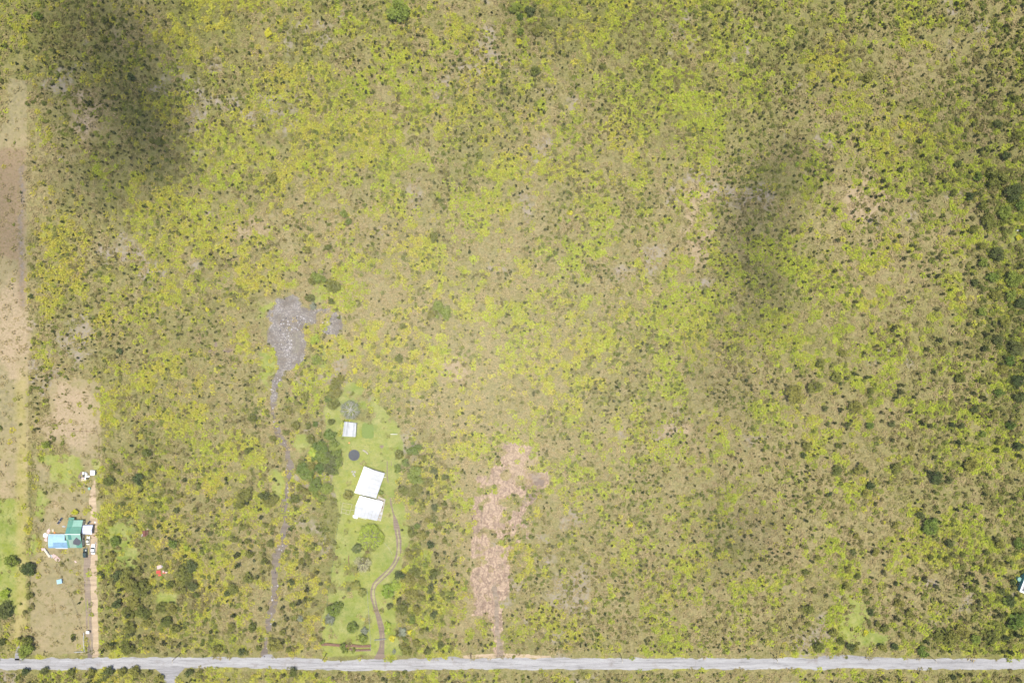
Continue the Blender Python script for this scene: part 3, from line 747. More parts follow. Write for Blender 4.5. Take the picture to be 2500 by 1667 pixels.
# ------------------------------------------------------------------ trees and shrubs one can tell apart: photo x, y, crown radius (px), kind
# o olive scrub tree, g green tree, d deep green tree, l lime tree, y golden shrub, c cream tree, s silver-grey shrub
TREES = """23,1371,17g 66,1389,16d 70,1455,10o 12,1450,13l 7,1493,21d 64,1564,12o 59,1591,20g 2,1568,10d 271,1143,9o 264,1175,14o 336,1168,13d 375,1139,10o 368,1182,6g 268,1278,8o 279,1321,15g
271,1353,10o 303,1407,20o 336,1396,12o 343,1439,23o 314,1428,19o 286,1403,13d 321,1468,18o 282,1475,12d 311,1496,15o 346,1496,18o 393,1486,15o 418,1486,15o 357,1518,15o 314,1532,16o 307,1586,17o 264,1578,10o
361,1564,14o 404,1518,14o 425,1536,12o 446,1403,22o 464,1386,14d 436,1432,18o 468,1432,15d 414,1428,10o 479,1453,9o 471,1359,9y 421,1328,11g 511,1302,6d 411,1223,8o 429,1246,8d 475,1245,9o
436,1211,9o 507,1221,7o 482,1186,7o 391,1203,6o 371,1232,6o 388,1236,5o 311,1216,5o 593,1211,17o 586,1232,12o 654,1225,16o 643,1211,12d 668,1218,12o 607,1196,9o 746,1161,22g 736,1146,16g
768,1186,18g 718,1218,14o 796,1193,14g 779,1143,15g 804,1128,22d 591,1287,9o 604,1286,7o 646,1282,8o 661,1328,10o 709,1293,6d 571,1318,9o 604,1321,9o 607,1353,12o 643,1371,9o 604,1411,14o
568,1439,13o 554,1450,8d 750,1357,8o 736,1371,9o 754,1371,8o 768,1328,7o 768,1400,7o 711,1421,8d 714,1478,7o 732,1510,8s 564,1532,10o 614,1532,12o 689,1543,9o 704,1561,8o 671,1575,17o
704,1586,9o 589,1591,9d 629,1582,7o 529,1586,12o 61,1639,9d 107,1639,10d 171,1642,11o 221,1641,10o 264,1640,12d 296,1641,12o 329,1641,14o 364,1643,8o 389,1655,10o 461,1643,10d 486,1643,9o
714,1643,12o 818,938,16o 831,923,12o 811,964,14o 808,990,14o 805,1063,14g 813,1124,21g 793,1112,18g 795,1193,15g 849,1209,14o 953,929,6d 976,925,10o 930,1202,6g 997,1002,8o 1010,1094,19g
974,1112,12o 969,1145,12g 1015,1163,23g 984,1198,14o 1015,1201,16o 1040,1178,15o 860,1536,17g 889,1539,10s 884,1563,13g 814,1490,19g 804,1512,14s 828,1480,10g 1003,1301,12o 1000,1357,15o 976,1405,12d
947,1444,17l 964,1430,14l 998,1417,18o 1003,1454,18o 981,1488,16o 1017,1490,12o 1012,1396,16o 982,1544,11s 962,1590,5s 993,1590,14o 952,1480,8d 1030,1307,14o 1944,963,24o 1992,944,18o 2093,995,17o
2005,888,12o 2058,862,10o 2043,923,13o 2016,997,8d 1971,1090,12o 1963,1112,8d 2128,955,9o 2045,1149,14o 2104,1146,16o 2191,1144,14o 2128,1186,11d 2114,1205,8o 2027,1205,7d 2003,1202,8o 2226,1093,9o
2290,1168,17d 2319,1173,9d 2372,1136,18o 2348,923,12o 2125,1037,10g 2072,1037,8d 2020,1035,6d 2178,1035,8d 2048,1088,8o 2280,1287,23g 2250,1258,10d 2188,1282,9o 2140,1349,11o 2092,1309,8o 2084,1349,7d
2073,1392,10o 2095,1408,8o 2068,1432,11o 2116,1445,9o 2274,1360,8o 2314,1365,10o 2320,1327,11d 2199,1472,12o 2223,1499,12o 2215,1437,7o 2162,1534,13o 2143,1523,9o 2127,1496,8d 2036,1547,12o 2054,1566,10o
2076,1579,10d 2092,1582,8o 2156,1582,11o 2186,1579,10d 2202,1552,9o 2258,1593,14g 1977,1488,13o 1974,1523,8o 2001,1579,14o 1990,1443,9o 1998,1362,9o 1969,1397,9o 2330,1560,20o 2352,1542,16o 2293,1555,13o
2384,1558,13g 2424,1555,16o 2470,1469,15d 2483,1515,22g 2459,1467,10g 2475,1421,8d 2491,1327,14g 2443,1330,12o 2411,1349,9o 2352,1354,8o 2419,1370,8o 2448,1376,8o 2403,1392,9o 2376,1440,8o 2446,1443,7d
2440,432,26o 2480,470,22d 2420,540,18o 2460,518,20g 2492,500,14g 2440,620,18d 2482,680,20g 2495,740,16d 2470,720,14g 2455,790,14o 2485,850,18d 2400,600,12o 2425,680,14g 2490,930,16d 2450,900,13o
1059,578,12o 1066,746,15g 1080,764,20g 1051,767,11o 914,844,7o 973,874,11o 984,796,9o 779,674,19g 811,696,17o 761,685,12o 750,610,10o 800,603,10o 764,746,9s 807,735,9o 754,728,12o
768,828,14l 771,878,13g 743,967,13o 704,1003,10o 721,1039,11o 696,1056,9o 664,1071,9o 616,1021,11o 757,1071,13o 804,1060,14g 779,1096,19g 604,1099,10o 357,1106,12o 291,858,7d 111,1085,10g
75,722,6d 969,21,27g 1259,21,15g 1294,25,14d 1312,71,15o 1273,75,10g 1308,171,13o 1473,161,9o 654,80,12y 664,434,12o 250,93,10o 89,36,11g 254,48,9o 318,186,11d 386,346,12o
2121,186,12o 370,343,8o 840,520,10g 850,540,9g 1270,40,9g 990,1130,10g 1002,1105,9o 1035,1120,9o 1060,1150,9d 1085,1165,8o 1005,1225,9g 1030,1235,10o 1060,1240,9d 1085,1230,7o 1045,1270,10o 1020,1285,9g 1070,1290,9o 1050,1330,10d 1085,1320,8o 1020,1345,9o 1040,1380,9g
1060,1400,10o 1030,1420,12o 1050,1440,10d 1080,1450,8o 1030,1460,10o 1005,1515,10g 1030,1540,8o 1060,1500,9d 1015,1570,10o 1045,1590,9o 1075,1575,8d 985,1575,8o
752,1040,9o 770,1035,8g 785,1085,12g 770,1120,12g 758,1140,12o 735,1130,9o 770,1205,10g 785,1215,10g 730,1190,9o 745,1200,10o 815,1150,12g 800,1145,14d 825,1105,9g 808,1030,9o 815,1080,12g 823,960,12o 800,975,10g 822,985,10o
2380,560,12o 2400,640,12g 2380,690,10d 2430,720,12o 2400,760,12g 2440,830,12d 2470,880,13g 2410,850,9o 2490,970,12d 2440,960,11g 2400,930,9o 2380,1000,9d 2430,1010,10o 2470,1040,11g 2490,1090,12d 2440,1080,9o 2350,1040,8d
2400,1060,9g 2330,470,9o 2370,480,10d 2400,500,12o 2300,430,9o 2340,400,9d 2390,430,11g 2460,380,12d 2490,330,12o 2440,300,10d 2480,240,10o"""
GOLD = """282,407,7l 1267,102,8y 1114,127,8l 1392,520,7y 1387,539,6l 1264,204,5y 1187,127,4y 1539,1282,7y 1001,1543,6y 1134,1439,7l 1028,1350,5y 1128,1203,4y 1030,1518,5y 1246,1557,4y 2158,1275,5y 2114,1544,7y
2078,1455,4y 1774,1343,5l 1989,425,5l 1946,400,6l 2206,307,8y 268,826,5y 525,644,4y 505,756,6y 582,753,4y 475,983,6y 182,1250,9y 64,1532,4y 279,1567,6y 452,1339,7l 393,1411,5l 1312,792,4y 1076,699,7l
725,896,6y 395,486,5y 1167,74,4y 866,905,8y 958,1559,8y 1012,1350,6y 2430,1405,5y 985,1395,7y"""
SPEC = dict(o=('tree_olive', 'scrub_tree', 'olive scrub tree', 1.25), g=('tree_green', 'broadleaf_tree', 'green leafy tree', 1.3), d=('tree_deep', 'dark_tree', 'dark green tree', 1.35),
            l=('tree_lime', 'lime_tree', 'lime green shrub', .9), y=('tree_gold', 'golden_shrub', 'golden yellow shrub', .8), c=('tree_cream', 'cream_tree', 'pale cream flowering tree', 1.0), s=('tree_grey', 'silver_shrub', 'silver grey shrub', .9))
LM = [("the round trampoline", 864, 1111), ("the round mango tree", 903, 1313), ("the blue barn roof", 141, 1321), ("the junk pile", 212, 1163), ("the red scrap sheets", 390, 1395), ("the rusty shed", 355, 1303),
      ("the driveway gate", 930, 1558), ("the side road mouth", 420, 1645), ("the grey lava clearing", 700, 800), ("the dark soil puddles", 535, 855), ("the brown cleared strip", 1215, 1340), ("the top-centre edge", 1250, 0),
      ("the photo centre", 1250, 833), ("the upper left corner", 0, 0), ("the upper right corner", 2500, 0), ("the solar-panelled roof", 2500, 1440), ("the lower right corner", 2500, 1667), ("the small green glade", 2090, 1520),
      ("the pale right-edge lawn", 2475, 575), ("the big round bush", 1944, 963), ("the corrugated shed", 854, 1048), ("the mailbox post", 213, 1543), ("the white pole fence", 196, 1590), ("the lone brush pile", 1310, 1172)]
used_labels = {}
ONES = 'zero one two three four five six seven eight nine ten eleven twelve thirteen fourteen fifteen sixteen seventeen eighteen nineteen'.split()
def numw(n):
    if n < 20: return ONES[n]
    t = 'twenty thirty forty fifty sixty seventy eighty ninety'.split()
    if n < 100: return t[n // 10 - 2] + ('' if n % 10 == 0 else '-' + ONES[n % 10])
    return 'over a hundred'
def where(px, py, skip=None):
    c = sorted((l for l in LM if l[0] != skip), key=lambda l: math.hypot(px - l[1], py - l[2]))
    out = []
    for l in c[:4]:
        dx, dy = round((px - l[1]) * PX), round((py - l[2]) * PX)
        a = []
        if dx: a.append('%s metres %s' % (numw(abs(dx)), 'right' if dx > 0 else 'left'))
        if dy: a.append('%s %s' % (numw(abs(dy)), 'below' if dy > 0 else 'above'))
        if a and a[-1].endswith(('right', 'left')): a[-1] += ' of'
        out.append(' and '.join(a) + ' ' + l[0] if a else 'beside ' + l[0])
    return out
def place_label(look, px, py):
    for w in where(px, py):
        s = look + ' ' + w
        if len(s.split()) > 16: s = s.replace('broad ', '').replace('very ', '').replace('small ', '').replace(' the ', ' ')
        if s not in used_labels: used_labels[s] = 1; return s
    return s
KITS = {}
def kit(k, big):
    key = (k, big)
    if key not in KITS:
        mat = SPEC[k][0]; nl, ls, lob, lr = {0: (170, .30, 6, (.30, .5)), 1: (620, .165, 13, (.22, .40)), 2: (1500, .105, 24, (.15, .30))}[big]
        if k in 'ly': nl = int(nl * .7); ls *= 1.25
        KITS[key] = [m_ for m_, _ in shrub_variants(SPEC[k][1], mat, 4, nl, lob, ls, 1.0, .64 if big < 2 else .72, lr, join=False, seed=20 + 'oglydcs'.index(k) * 3 + big)]
    return KITS[key]
TRUNKS = []
for v in range(3):
    rng = np.random.default_rng(900 + v); mb = stem(MB(), 1.0, .075, rng, 5, .55); TRUNKS.append(mesh('trunk', mb.v, mb.f, MATS['bark']))
def plant(px, py, rp, k, grp, name=None, look=None, hs=None, kitk=None, lab=None):
    r = rp * PX; mat, nm, lk, hf = SPEC[k]; hf = hs or hf
    big = 0 if rp < 7.5 else (1 if rp < 15 else 2)
    h = r * hf if rp > 12 else r * hf * 1.25
    h = max(h, .9)
    wx, wy = at(px, py, h * .8)
    size = 'small' if rp < 6 else ('' if rp < 11 else ('broad' if rp < 17 else 'very broad'))
    look = look or (size + ' ' + lk).strip()
    e = empty(name or nm, (wx, wy, 0), rnd.random() * 6.28, lab or place_label(look, px, py), 'shrub' if rp < 8 or 'shrub' in (name or nm) else 'tree', grp)
    me = rnd.choice(kit(k, big))
    c = obj('crown', me, e); c.scale = (r * 1.12, r * 1.12 * (.85 + .3 * rnd.random()), h * .82)
    t = obj('trunk', rnd.choice(TRUNKS), e); t.scale = (r, r, h * .75)
    return e
nT = 0
for s_ in TREES.split():
    a, b, r = s_.split(','); plant(float(a), float(b), float(r[:-1]), r[-1], 'larger trees and shrubs standing in the scrub'); nT += 1
for s_ in GOLD.split():
    a, b, r = s_.split(','); plant(float(a), float(b), float(r[:-1]), r[-1], 'bright yellow and lime shrubs dotted over the scrub')
print('hand trees', nT, [sum(t_.endswith(c) for t_ in TREES.split()) for c in 'ogdlys'])

# small dark shrubs: the largest become objects, the rest one object of kind stuff
x, y = jitter(2.0)
px_ = x / PX + 1250; py_ = 833.5 - y / PX
Y, T, D, L, V, C, M, S = masks(x, y)
verge = (py_ > 1590) & (py_ < 1607) | (py_ > 1630) & (py_ < 1640)
big = np.clip((px_ - 1850) / 350, 0, 1) * np.clip((py_ - 100) / 400, .35, 1) + np.clip((py_ - 1130) / 60, 0, 1) * np.clip((1120 - px_) / 60, 0, 1)
big = np.clip(big, 0, 1)
dens_ = np.clip(D * 1.0 * (.25 + 1.5 * np.clip(fbm(x, y, 18, 81, 3) * 2.2 - .6, 0, 1.1)), 0, 1) * .62
dens_ = dens_ * (1 - .62 * big) * (1 - np.maximum.reduce([L * .97, V, C * .95, M * .93, S * .95])) * np.where(verge, .05, 1)
k = (RNG.random(x.size) < dens_) & ~on_paved(x, y, 3) & ~on_built(x, y, .5)
x, y, big, px_, py_ = x[k], y[k], big[k], px_[k], py_[k]
r = (.36 + .52 * RNG.random(x.size) ** 1.8) * (1 + 1.0 * big * RNG.random(x.size))
order = np.argsort(-r)
NI = max(0, 330 - nT)
ind = order[:NI]; rest = order[NI:]
for j in ind:
    plant(float(px_[j]), float(py_[j]), float(r[j] / PX), 'd' if rnd.random() < .45 else 'o', 'larger trees and shrubs standing in the scrub', hs=1.5)
sk = [m_ for m_, _ in shrub_variants('scrub_bush', 'shrub_dark', 10, 90, 5, .36, 1.0, .5, (.28, .5), seed=51)]
rr = r[rest]; rr = rr * (.9 + .25 * RNG.random(rr.size))
scatter('scrub_bushes', 'thousands of small dark green bushes dotted over the fern scrub', 'bushes', sk, np.column_stack([x[rest], y[rest]]),
        np.column_stack([rr, rr * (.8 + .4 * RNG.random(rr.size)), rr * (1.3 + 1.1 * RNG.random(rr.size))]), RNG.random(rr.size))
print('small shrubs', len(rest), 'as objects', len(ind))

# ---- the named trees of the yard
def big_tree(name, px, py, rp, h, mat, label, cat='tree', seed=1, nl=3200, lobes=46, ls=.085, el=(1, 1), lr=(.12, .24), flat=.8, bark='bark', open_=0):
    r = rp * PX; wx, wy = at(px, py, h * .7)
    e = empty(name, (wx, wy, 0), 0, label, cat)
    rng = np.random.default_rng(seed)
    p, nn = lobes_pts(rng, nl, lobes, flat, .80, lr, .35)
    me = leafmesh('crown', p, nn, ls * (.6 + .8 * rng.random(nl)), [MATS[mat]], rng=rng)
    c = obj('crown', me, e); c.scale = (r * el[0], r * el[1], h * .62)
    mb = MB(); mb.tube((0, 0, -.1), (0, 0, h * .35), r * .06, r * .045, 8)
    tk = mb.build('trunk', MATS[bark], e)
    for q in range(7):
        a = q * .9 + rng.random() * .5; l = r * (.55 + .3 * rng.random())
        mb = MB(); m1 = (l * .5 * math.cos(a), l * .5 * math.sin(a), h * (.5 + .1 * rng.random()))
        mb.tube((0, 0, h * .3), m1, r * .035, r * .025, 6); 
        for w in range(3):
            b = a + (w - 1) * .5; mb.tube(m1, (l * 1.05 * math.cos(b), l * 1.05 * math.sin(b), h * (.68 + .12 * rng.random())), r * .02, r * .008, 5)
        mb.build('limb', MATS[bark], e)
    return e
big_tree('mango_tree', 903, 1313, 32, 7.0, 'tree_lime', 'big round lime green mango tree below the white house', seed=3, el=(1.05, 1.12))
big_tree('mimosa_tree', 884, 1379, 22, 5.0, 'tree_cream', 'pale feathery tree with cream blossom beneath the round mango tree', seed=5, nl=1500, ls=.075, lobes=30)
def bare_tree(px, py, rp, h, label):
    r = rp * PX; wx, wy = at(px, py, h * .6); e = empty('bare_tree', (wx, wy, 0), 0, label, 'tree')
    rng = np.random.default_rng(8); mb = MB(); mb.tube((0, 0, -.1), (0, 0, h * .3), .32, .26, 8); mb.build('trunk', MATS['bark_pale'], e)
    tips = []
    for q in range(11):
        a = q * .571 + rng.random() * .3; mb = MB(); p = Vector((0, 0, h * .28)); rad = .19; d = Vector((math.cos(a), math.sin(a), .55)).normalized()
        stack = [(p, d, rad, r * .42, 0)]
        while stack:
            p, d, rad, L, lev = stack.pop(); q2 = p + d * L; mb.tube(p, q2, rad, rad * .6, 5)
            if lev < 3:
                for w in range(3 if lev < 2 else 2):
                    nd = (d + Vector(rng.normal(size=3)) * .42 + Vector((0, 0, .05))).normalized(); stack.append((q2, nd, rad * .6, L * .58, lev + 1))
            tips.append(q2)
        mb.build('limb', MATS['bark_pale'], e)
    T_ = np.array([list(t) for t in tips]); k = rng.integers(0, len(T_), 1500)
    P_ = T_[k] + rng.normal(size=(1500, 3)) * .34 - np.array([0, 0, .25])
    obj('crown', leafmesh('crown', P_, rng.normal(size=(1500, 3)) + [0, 0, .4], .26 * (.6 + .8 * rng.random(1500)), [MATS['tree_grey']], rng=rng), e)
    return e
bare_tree(854, 1001, 28, 7.5, 'big silver grey tree with bare pale branches behind the corrugated shed')
def palm(px, py, rp, h, label, mat='tree_green', n=13, seed=1, name='palm_tree', group=None):
    r = rp * PX; wx, wy = at(px, py, h); e = empty(name, (wx, wy, 0), seed, label, 'palm', group)
    rng = np.random.default_rng(seed); mb = MB(); mb.tube((0, 0, -.1), (0, 0, h * .5), .17, .14, 8); mb.tube((0, 0, h * .5), (0, 0, h), .14, .11, 8); mb.build('trunk', MATS['bark'], e)
    V = []; F = []; L = []
    for q in range(n):
        a = 6.283 * q / n + rng.random() * .25; ln = r * (.85 + .3 * rng.random()); up = .25 + .5 * rng.random(); c = rng.random(); px0 = None
        for s in range(7):
            t0 = s / 7; x0 = ln * t0; z0 = h + ln * (up * t0 - .75 * t0 * t0); x1 = ln * (t0 + .15); z1 = h + ln * (up * (t0 + .15) - .75 * (t0 + .15) ** 2); w = .26 * r * math.sin(math.pi * min(1, t0 * .85 + .15)) + .03
            for sd in (-1, 1):
                i0 = len(V)
                V += [(x0, 0, z0), (x1, 0, z1), (x1 + .12 * r, sd * w, z1 - w * .5), (x0 + .10 * r, sd * w, z0 - w * .5)]
                F += [(i0, i0 + 1, i0 + 2, i0 + 3)]; L += [c] * 4
        m_ = (math.cos(a), math.sin(a))
        for j in range(len(V) - 56 // 1 if False else i0 + 4 - 7 * 2 * 4, i0 + 4):
            X0, Y0, Z0 = V[j]; V[j] = (X0 * m_[0] - Y0 * m_[1], X0 * m_[1] + Y0 * m_[0], Z0)
        mm = mesh('frond', V, F, MATS[mat]); at2 = mm.attributes.new('leaf', 'FLOAT', 'POINT'); at2.data.foreach_set('value', np.array(L, np.float32)); obj('frond', mm, e); V = []; F = []; L = []
    return e
PG = 'palms in the yard of the white house'
palm(869, 1341, 11, 5.0, 'tall dark palm just left below the round mango tree', 'tree_deep', 9, 1, group=PG)
palm(868, 1430, 11, 2.2, 'upper of two olive fan palms on the lawn left of the driveway bend', 'tree_olive', 17, 2, group=PG)
palm(883, 1447, 10, 2.2, 'lower of two olive fan palms on the lawn left of the driveway bend', 'tree_olive', 17, 3, group=PG)
palm(851, 1439, 5, 1.2, 'smallest palm, left of the two olive fan palms on the lawn', 'tree_deep', 9, 4, group=PG)
palm(945, 1526, 8, 1.6, 'upper yellowish palm rosette right of the driveway above the gate', 'tree_lime', 13, 5, group=PG)
palm(946, 1541, 8, 1.6, 'lower yellowish palm rosette right of the driveway above the gate', 'tree_lime', 13, 6, group=PG)
palm(931, 1492, 6, 1.4, 'small olive palm right of the driveway, highest of the row', 'tree_olive', 9, 7, group=PG)
palm(765, 1103, 12, 3.0, 'bright lime palm between the trees right of the grey track', 'tree_lime', 15, 9, group=PG)

# ------------------------------------------------------------------ buildings
def W(ox, oy, sc, h=0):
    """zoom coordinates -> world point at height h"""
    return lambda x, y, h=h: Vector((*at(ox + x / sc, oy + y / sc, h), h))
def walls(parent, pts, z1, mat, t=.12, z0=0.0, inset=.35):
    """a wall panel per side under the eaves; pts = eave corners (world), counter-clockwise"""
    c = sum((Vector(p[:2]) for p in pts), Vector((0, 0))) / len(pts)
    q = [c + (Vector(p[:2]) - c) * (1 - inset / max((Vector(p[:2]) - c).length, .1)) for p in pts]
    for k in range(len(q)):
        a, b = q[k], q[(k + 1) % len(q)]; d = (b - a); L = d.length; d.normalize(); n = Vector((-d.y, d.x)) * t
        a2, b2 = a + d * t, b - d * .004
        mb = MB(); mb.add([(*a2, z0), (*b2, z0), (*(b2 + n), z0), (*(a2 + n), z0), (*a2, z1), (*b2, z1), (*(b2 + n), z1), (*(a2 + n), z1)],
                          [(3, 2, 1, 0), (4, 5, 6, 7), (0, 1, 5, 4), (1, 2, 6, 5), (2, 3, 7, 6), (3, 0, 4, 7)])
        w = mb.build('wall', MATS[mat], parent)
        for u in (.28, .7) if L > 4 else ((.5,) if L > 2 else ()):
            m_ = a + d * L * u; f = MB(); o_ = -Vector((-d.y, d.x)) * .03
            for e0, e1, g0, g1 in ((-.55, .55, z0 + .85, z0 + .93), (-.55, .55, z0 + 1.82, z0 + 1.9), (-.55, -.47, z0 + .93, z0 + 1.82), (.47, .55, z0 + .93, z0 + 1.82)):
                p0, p1 = m_ + d * e0, m_ + d * e1
                f.add([(*p0, g0), (*p1, g0), (*(p1 + o_), g0), (*(p0 + o_), g0), (*p0, g1), (*p1, g1), (*(p1 + o_), g1), (*(p0 + o_), g1)], [(0, 1, 2, 3), (7, 6, 5, 4), (4, 5, 1, 0), (5, 6, 2, 1), (6, 7, 3, 2), (7, 4, 0, 3)])
            fr = f.build('window', MATS['paint_white'], w)
            g = MB(); p0, p1 = m_ - d * .47, m_ + d * .47; o2 = o_ * .4
            g.add([(*(p0 + o2), z0 + .93), (*(p1 + o2), z0 + .93), (*(p1 + o2), z0 + 1.82), (*(p0 + o2), z0 + 1.82)], [(0, 1, 2, 3)]); g.build('pane', MATS['glass_dark'], w)
def sheet(name, quad, t, mat, parent, ribs=0, along=0):
    """a metal roof sheet with standing ribs"""
    q = [Vector(p) for p in quad]
    n = (q[1] - q[0]).cross(q[2] - q[0]).normalized()
    if n.z < 0: q = q[::-1]; n = -n
    mb = MB().slab(q, t)
    if ribs and len(q) == 4:
        a, b, c, d = (q if along == 0 else q[1:] + q[:1])
        for k in range(1, ribs):
            u = k / ribs; p0 = a.lerp(b, u); p1 = d.lerp(c, u); s = (b - a).normalized() * .035; up = n * .035
            mb.add([p0 - s, p0 + s, p1 + s, p1 - s, p0 + up, p1 + up], [(0, 3, 5, 4), (1, 4, 5, 2), (0, 4, 1), (3, 2, 5)])
    return mb.build(name, MATS[mat], parent)
up = lambda v, dz: Vector((v.x, v.y, v.z + dz))

# green patchwork house
w = W(100, 1250, 10.45)
gh = empty('green_house', (0, 0, 0), 0, 'house with a patchwork green metal gable roof beside the blue barn', 'house')
EH, RH = 2.7, 4.9
ur = [w(700, 200, EH), w(1072, 200, EH), w(1000, 560, RH), w(612, 560, RH)]
lr_ = [w(612, 568, RH), w(1000, 568, RH), w(1062, 908, EH), w(690, 908, EH)]
def bil(q, u, v): return q[0].lerp(q[1], u).lerp(q[3].lerp(q[2], u), v)
def patch(q, u0, u1, v0, v1, mat, ribs, name='roof_sheet', dz=0):
    return sheet(name, [up(bil(q, u0, v0), dz), up(bil(q, u0, v1), dz), up(bil(q, u1, v1), dz), up(bil(q, u1, v0), dz)], .05, mat, gh, ribs, 1)
g_ = .004
for a in ((0, .36, 0, .48, 'green_mid', 5), (.36 + g_, 1, 0, .48, 'green_pale', 9), (0, .27, .49, 1, 'green_dark', 4), (.27 + g_, 1, .49, 1, 'green_mid', 10)): patch(ur, *a)
for a in ((0, .16, 0, .38, 'green_pale', 3), (.16 + g_, .38, 0, .38, 'green_dark', 3), (.38 + g_, 1, 0, .38, 'green_pale', 9), (0, .14, .388, 1, 'green_mid', 2), (.14 + g_, .60, .388, 1, 'green_grey', 7), (.60 + g_, 1, .388, 1, 'green_mid', 6)): patch(lr_, *a)
sheet('roof_sheet', [w(700, 196, EH - .1), w(842, 196, EH - .1), w(850, 138, EH - .5), w(712, 130, EH - .5)], .05, 'green_mid', gh, 3)
MB().tube(w(600, 562, RH + .06), w(1004, 564, RH + .06), .16, .16, 6).build('ridge_cap', MATS['paint_white'], gh)
walls(gh, [w(1055, 895, EH), w(1065, 215, EH), w(708, 215, EH), w(700, 895, EH)], EH - .25, 'wall_cream', inset=.5)
tp = [w(900, 637, 4.62), w(1012, 738, 4.1), w(1012, 795, 3.75), w(950, 850, 3.4), w(815, 812, 3.6), w(815, 742, 4.0)]
b0 = lr_[3]; nrm = (lr_[1] - lr_[0]).cross(lr_[3] - lr_[0]).normalized()
if nrm.z < 0: nrm = -nrm
tp2 = []
for p in tp:
    zz = lr_[0].z - (nrm.x * (p.x - lr_[0].x) + nrm.y * (p.y - lr_[0].y)) / nrm.z; tp2.append(Vector((p.x, p.y, zz + .09)))
MB().slab(tp2[::-1], .02).build('roof_tarp', MATS['tarp_dark'], gh)
for k in range(7): MB().box(0, .5, 0, .35, 0, .9 + .2 * (k % 3), 0).build('water_barrel' if k % 2 else 'crate', MATS['tarp_dark' if k % 2 else 'wood_grey'], None, tuple(w(1035 + (k % 2) * 14, 590 + 30 * k, 0))) if False else None

# blue barn with arched tarp roof
bb = empty('blue_barn', (0, 0, 0), 0, 'open barn under an arched bright blue tarp roof left of the green house', 'barn')
w = W(100, 1250, 10.45)
NS = 8
prof = [(0, 1.9), (.12, 2.35), (.28, 2.75), (.45, 2.95), (.60, 2.9), (.75, 2.6), (.88, 2.2), (1, 1.8)]
for k in range(NS - 1):
    (t0, h0), (t1, h1) = prof[k], prof[k + 1]
    L0, L1 = w(190 - 10 * math.sin(t0 * 3), 560 + t0 * 352, h0), w(190 - 10 * math.sin(t1 * 3), 560 + t1 * 352, h1)
    xr0 = 606 if t0 < .4 else 672 + 18 * (t0 - .4); xr1 = 606 if t1 <= .4 else 672 + 18 * (t1 - .4)
    if k == 2: xr1 = 606
    if k == 3: xr0 = 668
    R0, R1 = w(xr0, 560 + t0 * 352, h0), w(xr1 if k != 2 else 606, 560 + t1 * 352, h1)
    n = 4
    for j in range(n):
        a, b = j / n, (j + 1) / n - .003
        sheet('tarp_panel', [L0.lerp(R0, a), L1.lerp(R1, a), L1.lerp(R1, b), L0.lerp(R0, b)], .03, 'tarp_blue' if (k >= 4 and j > 0) or (k == 6) else 'tarp_blue_pale', bb, 3, 1)  # deeper blue on the lower side of the arch, paler blue elsewhere
MB().tube(w(195, 562, 1.98), w(605, 562, 1.98), .10, .10, 6).build('edge_rail', MATS['paint_white'], bb)
MB().tube(w(375, 918, 1.85), w(690, 922, 1.85), .14, .14, 6).build('edge_rail', MATS['paint_white'], bb)
for X_, Y_ in ((200, 572), (600, 572), (400, 572), (190, 900), (440, 905), (675, 900)):
    p = w(X_, Y_, 1.8); MB().tube((p.x, p.y, 0), (p.x, p.y, 1.85), .07, .07, 6).build('post', MATS['wood_grey'], bb)

# lavender-white annex
an = empty('carport', (0, 0, 0), 0, 'small annex with a lavender-white gable roof on the right of the green house', 'carport')
r0, r1 = w(1036, 455, 3.1), w(1292, 458, 3.1)
sheet('roof_sheet', [w(1052, 335, 2.5), r0, r1, w(1322, 328, 2.5)], .05, 'paint_lavender', an, 8, 1)
sheet('roof_sheet', [up(r0, -.01), w(1028, 548, 2.5), w(1302, 565, 2.5), up(r1, -.01)], .05, 'paint_lavender', an, 8, 1)
MB().tube(up(r0, .03), up(r1, .03), .07, .07, 5).build('ridge_cap', MATS['metal_grey'], an)
for X_, Y_ in ((1060, 345), (1310, 340), (1292, 552), (1040, 538)):
    p = w(X_, Y_, 2.4); MB().tube((p.x, p.y, 0), (p.x, p.y, 2.5), .06, .06, 6).build('post', MATS['wood_grey'], an)

# solar panel stands
def solar(name, quad, label, group=None, n=2):
    e = empty(name, (0, 0, 0), 0, label, 'panel stand', group)
    q = [Vector(p) for p in quad]
    MB().slab(q, .05).build('frame', MATS['metal_white_and_slope_shade'], e)
    nn = (q[1] - q[0]).cross(q[2] - q[0]).normalized()
    for k in range(n):
        a, b = k / n + .02, (k + 1) / n - .02
        c = [q[0].lerp(q[1], .06), q[0].lerp(q[1], .94), q[3].lerp(q[2], .94), q[3].lerp(q[2], .06)]
        cc = [c[0].lerp(c[3], a), c[1].lerp(c[2], a), c[1].lerp(c[2], b), c[0].lerp(c[3], b)]
        MB().slab([p + nn * .02 for p in cc], .015).build('panel', MATS['solar_cell'], e)
    for p in q: MB().tube((p.x, p.y, 0), (p.x, p.y, p.z), .03, .03, 5).build('leg', MATS['metal_grey'], e)
    return e
solar('panel_stand', [w(403, 290, .5), w(440, 312, .9), w(552, 152, .9), w(512, 132, .5)], 'pair of dark solar panels on a ground stand above the blue barn', n=2)
solar('panel_stand', [w(1172, 288, .5), w(1215, 305, .9), w(1268, 240, .9), w(1228, 214, .5)], 'single dark solar panel leaning just above the lavender-white annex', n=1)

